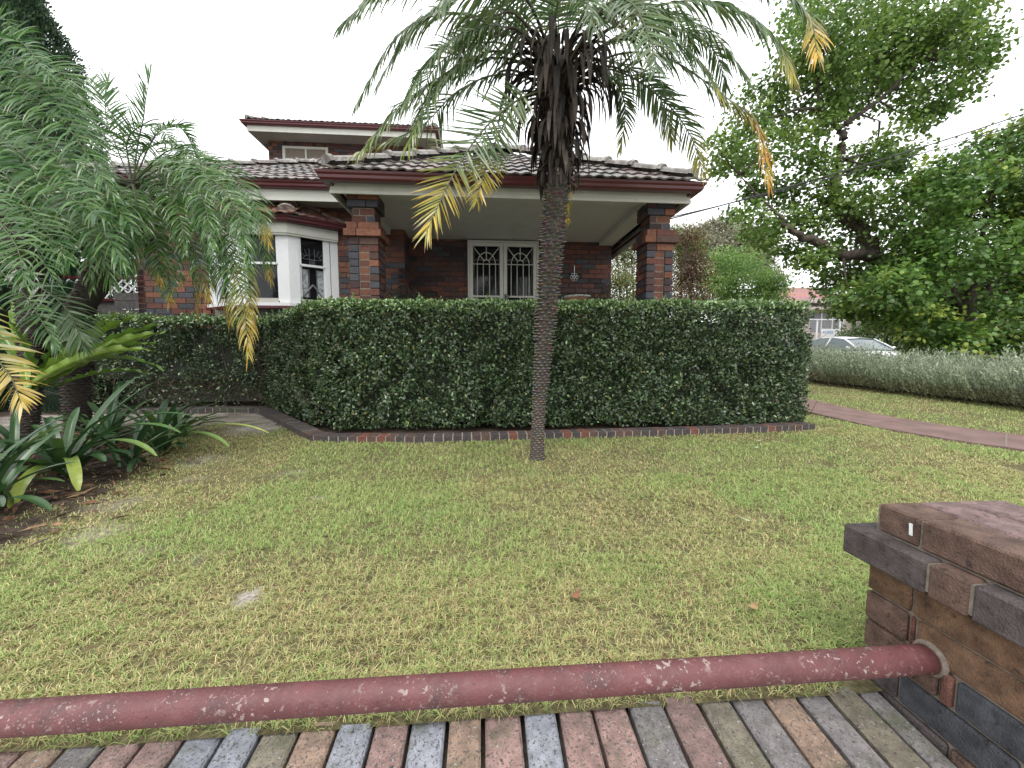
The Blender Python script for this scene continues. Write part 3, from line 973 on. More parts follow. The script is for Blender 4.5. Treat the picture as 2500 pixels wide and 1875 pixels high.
# porch beam, ceiling, soffit, fascia, gutter
pc = core(house, [(-1.6, 2.36, 4.72, 6.64, 2.95, 2.975)], 'ceiling', 'porch_ceiling')
b = MB()
b.box(-1.56, 2.34, 4.50, 4.72, 2.70, 2.93)                 # front beam
b.box(-1.56, -1.40, 4.72, 6.2, 2.72, 2.93); b.box(1.99, 2.22, 4.72, 6.62, 2.74, 2.93)     # side beams
b.box(2.22, 2.36, 4.9, 6.62, 2.80, 2.83)
b.build('porch_beam', M['cream'], house)
b = MB()
cov = [(0, 0), (0, -0.10), (-0.02, -0.10), (-0.05, -0.05), (-0.09, -0.02), (-0.10, 0)]
b.sweep([(-a, h) for a, h in cov], [(2.0, 6.635, 2.949), (-1.2, 6.635, 2.949)])
b.sweep([(0, 0), (0, -0.05), (0.02, -0.05), (0.05, 0)], [(1.988, 4.73, 2.948), (1.988, 6.62, 2.948)][::-1])
b.build('coving', M['cream'], house)
b = MB()
for (p0, p1) in (((-0.15, 4.74, 2.9485), (-0.15, 6.6, 2.9485)), ((1.0, 4.74, 2.9485), (1.0, 6.6, 2.9485))):
    b.box(p0[0] - 0.02, p0[0] + 0.02, p0[1], p1[1], 2.944, 2.949)
b.build('cover_strip', M['ceiling'], pc)
# fascia with a bead along its lower edge, returned down both sides
fas = [(0.0, 0.0), (0.0, -0.16), (0.022, -0.16), (0.024, -0.125), (0.018, -0.12), (0.018, 0.0)]
b = MB()
b.sweep(fas, [(-1.62, 6.15, 2.80), (-1.62, 4.478, 2.80), (2.395, 4.478, 2.80), (2.395, 9.0, 2.80)])
b.build('fascia', M['cream'], house)
b = MB()
b.box(-1.6, 2.37, 4.481, 4.498, 2.66, 2.80)
b.box(-1.6, -1.4, 4.50, 6.2, 2.80, 2.81); b.box(2.23, 2.37, 4.50, 6.64, 2.80, 2.81)
b.build('soffit', M['cream'], house)
gut = [(0, 0), (0.075, 0), (0.092, 0.018), (0.097, 0.045), (0.112, 0.062), (0.118, 0.085), (0.11, 0.085), (0.10, 0.066), (0.0, 0.03)]
b = MB()
b.sweep(gut, [(-1.60, 5.7, 2.712), (-1.60, 4.37, 2.712), (2.37, 4.37, 2.712), (2.37, 9.5, 2.712)])
b.build('gutter', M['maroon'], house)
b = MB()
for xg in (-0.3, 0.02, 1.25): b.obox((xg, 4.2505, 2.708), (0.012, 0, 0), (0, 0.12, 0), (0, 0, 0.006))
b.build('gutter_bracket', M['maroon'], house)

# ---- roofs: tiles
TW, TE = 0.262, 0.315
_tm = {}


def tile_mesh(m):
    if m.name in _tm: return _tm[m.name]
    xs_ = [0, 0.12, 0.26, 0.42, 0.55, 0.68, 0.84, 1.0]
    hs_ = [0.003, 0.006, 0.019, 0.019, 0.004, 0.004, 0.016, 0.007]
    v, f = [], []
    for (yy, dz) in ((0, 0.022), (TE + 0.05, 0.0)):
        for x_, h_ in zip(xs_, hs_): v.append((x_ * TW - TW / 2, yy, h_ + dz))
    n = len(xs_)
    for x_, h_ in zip(xs_, hs_): v.append((x_ * TW - TW / 2, 0.004, h_ + 0.022 - 0.018))
    for i in range(n - 1):
        f.append((i, i + 1, n + i + 1, n + i)); f.append((2 * n + i, 2 * n + i + 1, i + 1, i))
    me = bpy.data.meshes.new('tile'); me.from_pydata(v, [], f); me.update(); me.materials.append(m)
    _tm[m.name] = me
    return me


def tile_slope(parent, e0, e1, rise, run, hip0, hip1, maxd, single=True, pal_=((0.105, 0.09, 0.083), (0.12, 0.095, 0.085), (0.085, 0.078, 0.074), (0.13, 0.085, 0.075)), lift=0.035):
    """e0->e1 eave, seen from outside left to right; slope climbs run:rise to the inside (left of e0->e1); hips cut hip0/hip1 per metre of plan run"""
    e0, e1 = np.array(e0, float), np.array(e1, float)
    u = unit(e1 - e0); W = np.linalg.norm(e1 - e0)
    inn = np.array([-u[1], u[0], 0])
    k = math.hypot(rise, run)
    up = (inn * run + np.array([0, 0, rise])) / k
    nr = np.cross(u, up)
    smax = maxd / run * k                      # slope length
    # underlay
    b = MB()
    q = [e0, e1, e1 + inn * maxd + np.array([0, 0, maxd * rise / run]) - u * hip1 * maxd, e0 + inn * maxd + np.array([0, 0, maxd * rise / run]) + u * hip0 * maxd]
    b.add([p for p in q] + [p - np.array([0, 0, 0.03]) for p in q], [(0, 1, 2, 3), (7, 6, 5, 4), (0, 4, 5, 1), (1, 5, 6, 2), (2, 6, 7, 3), (3, 7, 4, 0)], (0.09, 0.08, 0.074))
    rf = b.build('roof_slope', M['attr'], parent)
    joined = MB()
    me = tile_mesh(M['tile'])
    r = 0
    rot = Matrix((u, up, nr)).transposed().to_euler()
    while r * TE < smax:
        d = r * TE * run / k
        lo, hi = hip0 * (d + 0.12), W - hip1 * (d + 0.12)
        off = 0 if r % 2 == 0 else 0
        c = TW / 2 + off
        while c < W:
            mg = 0.05 if single else -0.12
            if lo - mg < c < hi + mg:
                p = e0 + u * c + up * (r * TE - 0.03) + nr * (lift - 0.03)
                col = random.choice(pal_); kk = random.uniform(0.8, 1.2); col = tuple(v * kk for v in col)
                if single:
                    o = link('tile', me, None, rf, Vector(p), rot); o.color = (*col, 1)
                else:
                    vs = [p + u * v.co.x + up * v.co.y + nr * v.co.z for v in me.vertices]
                    joined.add(vs, [tuple(f.vertices) for f in me.polygons], col)
            c += TW
        r += 1
    if joined.v: tag(joined.build('tiles', M['tile_mass'], rf), kind='stuff')
    return rf


def ridge(parent, a, e, rad=0.09, pal_=((0.17, 0.15, 0.135), (0.2, 0.185, 0.17), (0.13, 0.11, 0.095)), single=True, pitch=0.36):
    a, e = np.array(a, float), np.array(e, float)
    L = np.linalg.norm(e - a); t = (e - a) / L
    s = unit(np.cross(t, [0, 0, 1.0])); q = np.cross(s, t)
    key = 'ridge%.3f' % rad
    if key not in _tm:
        v, f = [], []
        an = [R(x) for x in (-8, 28, 62, 90, 118, 152, 188)]
        for (yy, kk, dz) in ((0, 1.16, 0.016), (0.05, 1.16, 0.016), (0.052, 1.02, 0.008), (0.40, 0.95, -0.004)):
            for w_ in an: v.append((math.cos(w_) * rad * kk, yy, math.sin(w_) * rad * 0.72 * kk + dz))
        for j in range(3):
            for i in range(6): f.append((j * 7 + i + 1, j * 7 + i, j * 7 + 7 + i, j * 7 + 8 + i))
        f.append(tuple(range(7)))
        me = bpy.data.meshes.new('ridge_tile'); me.from_pydata(v, [], f); me.update(); me.materials.append(M['ridge'])
        _tm[key] = me
    n = max(1, int(L / pitch))
    rot = Matrix((s, t, q)).transposed().to_euler()
    for i in range(n):
        p = a + t * (i * L / n)
        o = link('ridge_tile', _tm[key], None, parent, Vector(p), rot)
        o.color = (*random.choice(pal_), 1)


# porch roof: hipped, ridge running back
PR = 0.60
E0, E1 = (-1.70, 4.27, 2.80), (2.47, 4.27, 2.80)
half = (E1[0] - E0[0]) / 2
apex = np.array([E0[0] + half, E0[1] + half, E0[2] + half * PR])
back = np.array([apex[0], 10.9, apex[2]])
roof1 = thing_part = None
rp = MB(); rp.box(-1.5, 2.3, 4.6, 10.5, 2.80, 2.84); roof1 = rp.build('porch_roof', M['cream'], house)
tile_slope(roof1, E0, E1, PR, 1.0, 1.0, 1.0, half)
tile_slope(roof1, E1, (2.47, 10.9, 2.80), PR, 1.0, 1.0, 0.0, half, single=False)
tile_slope(roof1, (-1.70, 10.9, 2.80), E0, PR, 1.0, 0.0, 1.0, half, single=False)
ridge(roof1, np.array(E0) + (0.08, 0.08, 0.09), apex + (0, 0, 0.07))
ridge(roof1, np.array(E1) + (-0.08, 0.08, 0.09), apex + (0, 0, 0.07))
ridge(roof1, apex + (0, 0, 0.07), back + (0, 0, 0.07))
# front room roof
L0, L1 = (-5.85, 5.62, 3.235), (-0.72, 5.62, 3.235)
LR = 0.53
halfl = (L1[0] - L0[0]) / 2
apl = np.array([L0[0] + halfl, L0[1] + halfl, L0[2] + halfl * LR])
rp = MB(); rp.box(-5.5, -1.2, 6.2, 10.9, 3.12, 3.16); roof2 = rp.build('front_room_roof', M['cream'], house)
tile_slope(roof2, L0, L1, LR, 1.0, 1.0, 1.0, halfl)
tile_slope(roof2, (-5.85, 10.9, 3.235), L0, LR, 1.0, 0.0, 1.0, halfl, single=False)
tile_slope(roof2, L1, (-0.72, 10.9, 3.235), LR, 1.0, 1.0, 0.0, halfl, single=False)
ridge(roof2, np.array(L0) + (0.08, 0.08, 0.06), apl + (0, 0, 0.05))
ridge(roof2, np.array(L1) + (-0.08, 0.08, 0.06), apl + (0, 0, 0.05))
ridge(roof2, apl + (0, 0, 0.05), (apl[0], 10.9, apl[2] + 0.07))
b = MB()
b.sweep(gut, [(-5.74, 10.0, 3.155), (-5.74, 5.72, 3.155), (-1.62, 5.72, 3.155)])
b.build('gutter', M['maroon'], house)
b = MB()
b.sweep(fas, [(-5.72, 10.0, 3.17), (-5.72, 5.74, 3.17), (-1.6, 5.74, 3.17)])
b.box(-5.70, -1.3, 5.745, 6.19, 3.09, 3.105); b.box(-5.70, -5.12, 6.2, 10.0, 3.09, 3.105)
b.build('fascia', M['cream'], house)
b = MB()
for xg in (-4.4, -3.2, -2.0): b.box(xg, xg + 0.03, 5.75, 6.18, 3.084, 3.0895)
b.build('cover_strip', M['cream'], house)

# ---- bay window
bay = core(house, [(-3.9, -2.4, 6.0, 6.3, 1.0, 1.57)], 'mortar', 'bay_window')
BP = [(-4.08, 6.2), (-3.52, 5.85), (-2.76, 5.85), (-2.20, 6.2)]


def bayband(mb, o0, o1, z0, z1, m=None):
    mb.sweep([(o0, z0), (o1, z0), (o1, z1), (o0, z1)], [(x, y, 0) for x, y in BP])


b = MB(); bayband(b, 0.0, 0.045, 2.575, 2.60); bayband(b, 0.0, 0.06, 2.60, 2.735); b.build('head_board', M['cream'], bay)
b = MB(); bayband(b, -0.05, 0.05, 1.585, 1.63); b.build('sill', M['white'], bay)
b = MB(); bayband(b, -0.05, 0.07, 1.545, 1.582); b.build('sill_trim', M['maroon'], bay)
b = MB(); bayband(b, -0.10, -0.06, 1.0, 1.545); b.build('bay_skirt', M['grey_wood'], bay)
b = MB()
b.sweep([(a * 0.95, h) for a, h in gut], [(-4.26, 6.19, 2.735), (-3.57, 5.79, 2.735), (-2.71, 5.79, 2.735), (-2.02, 6.19, 2.735)])
b.build('gutter', M['maroon'], bay)


def facepanel(p0, p1):
    p0, p1 = np.array([*p0, 0.0]), np.array([*p1, 0.0])
    L = np.linalg.norm(p1 - p0); u = (p1 - p0) / L
    return p0, u, np.array([u[1], -u[0], 0]), L


def bar(mb, o, u, nr, a, e, z0, z1, d0, d1):
    p = o + u * a + nr * d0
    mb.obox((p[0], p[1], z0), u * (e - a), nr * (d1 - d0), (0, 0, z1 - z0))


def sash(face, a, e, leaded):
    o, u, nr, L = facepanel(*face)
    w = MB(); bar(w, o, u, nr, a, e, 1.63, 2.575, -0.058, -0.054)
    win = w.build('window', M['glass'], bay)
    f = MB()
    mid = 2.185
    for (z0, z1, d) in ((mid, 2.575, -0.03), (1.66, mid - 0.002, -0.045)):
        bar(f, o, u, nr, a, a + 0.028, z0, z1, d - 0.006, d + 0.022); bar(f, o, u, nr, e - 0.028, e, z0, z1, d - 0.006, d + 0.022)
    bar(f, o, u, nr, a + 0.029, e - 0.029, mid - 0.012, mid + 0.02, -0.05, -0.002)
    f.build('sash', M['white'], win)
    f = MB(); bar(f, o, u, nr, a + 0.029, e - 0.029, 1.632, 1.70, -0.05, -0.02); f.build('bottom_rail', M['ceiling'], win)
    if leaded:
        g = MB(); w_ = e - a
        cx = (a + e) / 2
        def seg(x0, z0, x1, z1, r=0.0035):
            P0 = o + u * x0 - nr * 0.05; P1 = o + u * x1 - nr * 0.05
            g.tube([(P0[0], P0[1], z0), (P1[0], P1[1], z1)], r, 4)
        # upper sash: low arch with rays and a row of small panes
        for x in (a + .03, e - .03): seg(x, 2.2, x, 2.42)
        for k in range(5):
            x = cx - 0.035 + k * 0.0175; seg(x, 2.205, x, 2.29 if k not in (0, 4) else 2.45)
        seg(a + .03, 2.29, e - .03, 2.29)
        for sx in (-1, 1):
            c0 = cx + sx * 0.04
            prev = None
            for k in range(7):
                t = k / 6 * math.pi / 2
                q = (c0 + sx * 0.075 * math.cos(t), 2.29 + 0.06 * math.sin(t))
                if prev: seg(*prev, *q)
                prev = q
            for t in (0.25, 0.75, 1.2):
                seg(c0 + sx * 0.075 * math.cos(t), 2.29 + 0.06 * math.sin(t), c0 + sx * 0.15 * math.cos(t), 2.29 + 0.15 * math.sin(t), 0.0025)
        g.build('lead_came', M['lead'], win)
        g = MB()
        def flat(x0, x1, z0, z1, d=-0.0525, c=(0.3, 0.32, 0.34)):
            P0 = o + u * x0 + nr * d
            g.obox((P0[0], P0[1], z0), u * (x1 - x0), nr * 0.002, (0, 0, z1 - z0), c)
        # lower sash: obscure grey panes around a dark chevron
        pw_ = 0.085
        for sx in (-1, 1):
            xa = cx + sx * 0.062; xb = cx + sx * (0.062 + pw_); xa, xb = min(xa, xb), max(xa, xb)
            flat(xa, xb, 2.05, 2.14); flat(xa, xb, 1.86, 2.045); flat(xa, xb, 1.735, 1.853)
        g.build('obscure_pane', mat('obscure_glass', src='attr', rough=0.25, var=0.5, scale=25), win)
        g = MB()
        for sx in (-1, 1):
            P0 = o + u * cx - nr * 0.045; P1 = o + u * (cx + sx * 0.14) - nr * 0.045
            g.tube([(P0[0], P0[1], 1.92), (P1[0], P1[1], 1.735)], 0.011, 4)
        for sx in (-1, 1):
            x = cx + sx * 0.05; P0 = o + u * x - nr * 0.045
            g.tube([(P0[0], P0[1], 1.73), (P0[0], P0[1], 2.15)], 0.004, 4)
        g.build('lead_came', M['lead'], win)


# white posts and architraves
for (face, spans) in (((BP[1], BP[2]), ((0.0, 0.14), (0.615, 0.76))), ((BP[2], BP[3]), ((0.0, 0.135), (0.485, 0.545), (0.555, 0.66))), ((BP[0], BP[1]), ((0.0, 0.17), (0.52, 0.66)))):
    o, u, nr, L = facepanel(*face)
    for (a, e) in spans:
        w = MB(); bar(w, o, u, nr, a, min(e, L), 1.63, 2.576, -0.045, 0.0); w.build('window_post', M['white'], bay)
sash((BP[1], BP[2]), 0.14, 0.615, False)
sash((BP[2], BP[3]), 0.135, 0.485, True)
sash((BP[0], BP[1]), 0.17, 0.52, True)
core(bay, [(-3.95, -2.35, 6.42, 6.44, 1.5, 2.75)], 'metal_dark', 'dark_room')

# bay roof
TC = ((0.27, 0.10, 0.065), (0.2, 0.075, 0.055), (0.13, 0.065, 0.055), (0.3, 0.15, 0.11))
q0, q1, q2, q3, tp = (-4.32, 6.20, 2.815), (-3.62, 5.67, 2.815), (-2.66, 5.67, 2.815), (-1.98, 6.20, 2.815), 3.16
brf = core(bay, [(-3.95, -2.4, 6.05, 6.19, 2.75, 2.80)], 'mortar_dark', 'bay_roof')


def tri_tiles(e0, e1, t0, t1):
    e0, e1, t0, t1 = (np.array(v, float) for v in (e0, e1, t0, t1))
    W = np.linalg.norm(e1 - e0); u = (e1 - e0) / W
    nr = unit(np.cross(u, t0 - e0 if np.linalg.norm(t0 - e0) > 0.1 else t1 - e0)); up = np.cross(nr, u)
    hgt = (t0 - e0) @ up
    b = MB(); b.add([e0, e1, t1, t0], [(0, 1, 2, 3)], (0.05, 0.03, 0.025)); b.build('roof_slope', M['attr'], brf)
    rot = Matrix((u, up, nr)).transposed().to_euler()
    r = 0
    while r * 0.3 < hgt:
        f = (r * 0.3 + 0.05) / hgt
        lo = ((t0 - e0) @ u) * f; hi = W - (W - (t1 - e0) @ u) * f
        c = TW / 2
        while c < W:
            if lo - 0.05 < c < hi + 0.05:
                p = e0 + u * c + up * (r * 0.3 - 0.03) + nr * 0.006
                o = link('tile', tile_mesh(M['tile']), None, brf, Vector(p), rot); o.color = (*random.choice(TC), 1)
                o.scale = (1, min(1, (hgt - r * 0.3) / 0.36 + 0.1), 1)
            c += TW
        r += 1


ta, tb = (-3.42, 6.19, tp), (-2.86, 6.19, tp)
tri_tiles(q1, q2, ta, tb)
tri_tiles(q2, q3, tb, tb)
tri_tiles(q0, q1, ta, ta)
RC = ((0.28, 0.13, 0.10), (0.22, 0.17, 0.15), (0.3, 0.2, 0.17))
ridge(brf, np.array(q2) + (-0.02, 0.02, 0.03), np.array(tb) + (0, 0, 0.05), 0.10, RC, pitch=0.3)
ridge(brf, np.array(q3) + (-0.03, -0.03, 0.0), np.array(tb) + (0.05, -0.03, 0.0), 0.06, RC, pitch=0.3)
ridge(brf, np.array(q1) + (0.02, 0.02, 0.03), np.array(ta) + (0, 0, 0.05), 0.10, RC, pitch=0.3)

# ---- security doors
def door_leaf(x0, x1, handle_right):
    y = 6.60
    g = MB(); g.box(x0, x1, 6.70, 6.705, 0.62, 2.74); d = g.build('door', M['glass'], house)
    f = MB()
    t = 0.058
    f.box(x0, x0 + t, y, y + 0.035, 0.64, 2.745); f.box(x1 - t, x1, y, y + 0.035, 0.64, 2.745)
    f.box(x0 + t, x1 - t, y, y + 0.035, 2.745 - t, 2.745); f.box(x0 + t, x1 - t, y + 0.004, y + 0.03, 1.845, 1.875); f.box(x0 + t, x1 - t, y, y + 0.035, 0.64, 0.75)
    f.build('door_frame', M['cream'], d)
    def bar_(*pts):
        q = MB(); q.tube([(px_, y + 0.015, pz) for px_, pz in pts], 0.0085, 6); q.build('bar', M['cream'], d, True)
    a, e = x0 + t, x1 - t
    cx, zc = (a + e) / 2, 2.395
    r1, r2 = 0.152, 0.052
    bar_((a, zc), (e, zc))
    for r in (r1, r2):
        for s in (-1, 1): bar_((cx + s * r, 1.875), (cx + s * r, zc))
        zo = zc if r == r1 else zc + 0.02
        bar_(*[(cx + r * math.cos(math.pi * k / 16), zo + (r * 1.25 if r == r1 else r) * math.sin(math.pi * k / 16)) for k in range(17)])
    bar_((cx, 2.69), (cx, zc + 0.072))
    bar_((a, 2.685), (cx - r2 * 0.75, zc + 0.055)); bar_((e, 2.685), (cx + r2 * 0.75, zc + 0.055))
    bar_((cx, 0.75), (cx, 1.845))
    for k in range(3):
        q = MB(); q.box(x0 + 0.004 if not handle_right else x1 - 0.02, x0 + 0.02 if not handle_right else x1 - 0.004, y - 0.008, y, 2.3 - k * 0.6, 2.38 - k * 0.6)
        q.build('hinge', M['cream'], d)
    if not handle_right:
        q = MB(); q.box(x0 + 0.012, x0 + 0.05, y - 0.012, y, 1.80, 1.90); q.tube([(x0 + 0.03, y - 0.03, 1.86), (x0 + 0.10, y - 0.03, 1.86)], 0.008, 6)
        q.build('handle', M['metal_dark'], d)
    return d


door_leaf(-0.215, 0.348, True)
door_leaf(0.354, 0.917, False)
b = MB()
b.box(-0.245, -0.218, 6.585, 6.69, 0.62, 2.775); b.box(0.92, 0.947, 6.585, 6.69, 0.62, 2.775); b.box(-0.218, 0.92, 6.585, 6.69, 2.748, 2.775)
b.build('door_jamb', M['cream'], house)
b = MB()     # timber doors standing behind the screens
for x0 in (-0.20, 0.36):
    b.box(x0, x0 + 0.07, 6.66, 6.69, 0.62, 2.74); b.box(x0 + 0.47, x0 + 0.54, 6.66, 6.69, 0.62, 2.74); b.box(x0 + 0.07, x0 + 0.47, 6.66, 6.69, 2.46, 2.49)
b.build('inner_door_frame', M['grey_wood'], house)
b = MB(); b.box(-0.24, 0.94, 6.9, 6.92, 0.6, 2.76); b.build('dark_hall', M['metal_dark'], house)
b = MB()
b.tube([(0.37, 6.645, 2.86), (0.37, 6.60, 2.86)], [0.035, 0.03], 12)
lamp = b.build('porch_light', M['white'], house)
b = MB(); pts_ = [(0.37, 6.575 , 2.86 + 0.045 - 0.09 * k / 8) for k in range(9)]
b.tube(pts_, [max(0.004, 0.045 * math.sin(math.pi * k / 8)) for k in range(9)], 12); b.build('lamp_globe', M['white'], lamp, True)

# ---- upper storey
us = core(house, [(-5.56, -1.62, 11.02, 11.3, 3.0, 6.48)], 'mortar', 'upper_wall')
wall(us, (0, 11.0, 0), X3(1, 0), X3(0, -1), -5.57, -1.6, 5.0, 6.48, [(-5.22, -4.05, 5.0, 6.50)], ws=(5, 1, 2, 1, 2.5, 4))
wall(us, (-5.57, 11.0, 0), X3(0, 1), X3(-1, 0), 0, 5, 5.0, 6.48)
core(us, [(-5.55, -5.3, 11.3, 16, 3.0, 6.48), (-1.85, -1.62, 11.3, 16, 3, 6.48)], 'mortar', 'side_core')
for k in range(14):
    xa = -5.2 + k * 0.083
    brick(us, (xa + 0.038, 10.998 + 0.05, 6.385), 0.076, 0.1, 0.17, 0, pick(WALLW), M['brick'])
b = MB(); b.box(-5.2, -4.07, 11.06, 11.065, 5.2, 6.29); uw = b.build('upper_window', M['glass'], us)
b = MB()
b.box(-5.215, -4.055, 10.99, 11.05, 6.26, 6.32); b.box(-5.215, -5.15, 10.99, 11.05, 5.2, 6.26); b.box(-4.12, -4.055, 10.99, 11.05, 5.2, 6.26)
b.box(-4.65, -4.61, 11.0, 11.05, 5.2, 6.26); b.box(-5.15, -4.12, 11.005, 11.05, 5.98, 6.02)
b.build('window_frame', M['cream'], uw)
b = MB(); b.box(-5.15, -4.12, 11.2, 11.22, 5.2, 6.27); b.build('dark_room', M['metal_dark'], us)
b = MB()
b.box(-5.75, -1.22, 10.47, 11.0, 6.435, 6.45); b.box(-5.75, -5.58, 11.0, 16, 6.435, 6.45); b.box(-1.58, -1.22, 11.0, 16, 6.435, 6.45)
b.build('soffit', M['ceiling'], us)
b = MB()
b.sweep([(0, -0.05), (0.02, -0.05), (0.02, 0.14), (0, 0.14)], [(-5.75, 16, 6.42), (-5.75, 10.46, 6.42), (-1.2, 10.46, 6.42), (-1.2, 16, 6.42)])
b.build('fascia', M['cream'], us)
b = MB()
b.sweep(gut, [(-5.77, 16, 6.50), (-5.77, 10.44, 6.50), (-1.18, 10.44, 6.50), (-1.18, 16, 6.50)])
b.build('gutter', M['maroon'], us)
rp = MB(); rp.box(-5.7, -1.3, 10.6, 15.5, 6.5, 6.53); roof3 = rp.build('upper_roof', M['cream'], house)
U0, U1 = (-5.85, 10.36, 6.59), (-1.1, 10.36, 6.59)
tile_slope(roof3, U0, U1, 0.42, 1.0, 1.0, 1.0, 2.375, single=False)
tile_slope(roof3, U1, (-1.1, 16.4, 6.59), 0.42, 1.0, 1.0, 1.0, 2.375, single=False)
tile_slope(roof3, (-5.85, 16.4, 6.59), U0, 0.42, 1.0, 1.0, 1.0, 2.375, single=False)
ridge(roof3, np.array(U0) + (0.08, 0.08, 0.06), (-3.475, 12.735, 7.64))
ridge(roof3, np.array(U1) + (-0.08, 0.08, 0.06), (-3.475, 12.735, 7.64))
ridge(roof3, (-3.475, 12.735, 7.64), (-3.475, 13.8, 7.64))

# ---- things on and by the porch
orn = thing('wall_ornament', (1.57, 6.63, 2.2), 'round dark metal flower ornament hanging on the porch wall', 'ornament')
b = MB()
b.tube([(1.57, 6.637, 2.40), (1.57, 6.632, 2.26)], 0.005, 5)
for k in range(6):
    a = k * math.pi / 3; cx, cz = 1.57 + 0.042 * math.cos(a), 2.205 + 0.042 * math.sin(a)
    b.tube([(cx + 0.028 * math.cos(t * math.pi / 5), 6.635, cz + 0.028 * math.sin(t * math.pi / 5)) for t in range(11)], 0.006, 5)
b.tube([(1.57 + 0.022 * math.cos(t * math.pi / 5), 6.63, 2.205 + 0.022 * math.sin(t * math.pi / 5)) for t in range(11)], 0.008, 5)
b.build('metal_rings', M['chrome'], orn)
pot = thing('planter_bowl', (1.5, 6.1, 0.62), 'wide terracotta bowl with pale rim standing on the porch', 'planter')


def lathe(mb, cx, cy, prof, n=28):
    b0 = len(mb.v)
    for (r, z) in prof:
        for k in range(n):
            a = 2 * math.pi * k / n
            mb.v.append((cx + r * math.cos(a), cy + r * math.sin(a), z)); mb.c.append((1, 1, 1))
    for i in range(len(prof) - 1):
        for k in range(n):
            k2 = (k + 1) % n
            mb.f.append((b0 + i * n + k, b0 + i * n + k2, b0 + (i + 1) * n + k2, b0 + (i + 1) * n + k))


b = MB(); lathe(b, 1.5, 6.1, [(0.10, 0.62), (0.09, 0.9), (0.07, 1.3), (0.09, 1.5), (0.17, 1.70), (0.195, 1.775)]); b.build('bowl', M['terracotta'], pot, True)
b = MB(); lathe(b, 1.5, 6.1, [(0.195, 1.775), (0.215, 1.78), (0.215, 1.805), (0.19, 1.805), (0.17, 1.77), (0.0, 1.75)]); b.build('rim', M['cream'], pot, True)

# ---- lattice fence on the far left
lf = thing('lattice_fence', (-5.7, 6.6, 0.12), 'white lattice screen between red rails above dark boards beside the house', 'fence')
for (z, y) in ((2.06, 6.6), (1.72, 6.6)):
    b = MB(); b.box(-8.0, -5.12, y - 0.02, y + 0.02, z, z + 0.04); b.build('rail', M['maroon'], lf)
for k in range(22):
    xa = -8.0 + k * 0.13
    for s in (-1, 1):
        b = MB(); b.obox((xa if s > 0 else xa + 0.29, 6.592 - 0.008 * s, 1.762), (0.03, 0, 0), (0, 0.007, 0), (0.29 * s, 0, 0.296)); b.build('slat', M['white'], lf)
for k in range(11):
    b = MB(); b.box(-5.75, -5.13, 6.565 + random.uniform(-.004, .004), 6.585, 0.45 + k * 0.128, 0.45 + k * 0.128 + 0.12); b.build('board', M['grey_wood'], lf)
b = MB(); b.box(-8.0, -5.75, 6.62, 6.66, 0.1, 1.72); b.build('backing_board', M['grey_wood'], lf)

# ------------------------------------------------------------------ palms
def bez(pts, n):
    """smooth curve through 3-6 control points (Catmull-Rom)"""
    P = np.array(pts, float)
    P = np.vstack([2 * P[0] - P[1], P, 2 * P[-1] - P[-2]])
    out = []
    m = len(P) - 3
    for u in np.linspace(0, m - 1e-6, n):
        i = int(u); t = u - i
        a, b_, c, d = P[i:i + 4]
        out.append(0.5 * ((2 * b_) + (c - a) * t + (2 * a - 5 * b_ + 4 * c - d) * t * t + (-a + 3 * b_ - 3 * c + d) * t ** 3))
    return np.array(out)


GREEN_P = ((0.06, 0.115, 0.034), (0.085, 0.15, 0.042), (0.07, 0.125, 0.045), (0.12, 0.16, 0.05))
YELLOW_P = ((0.42, 0.33, 0.04), (0.50, 0.36, 0.05), (0.30, 0.30, 0.05))


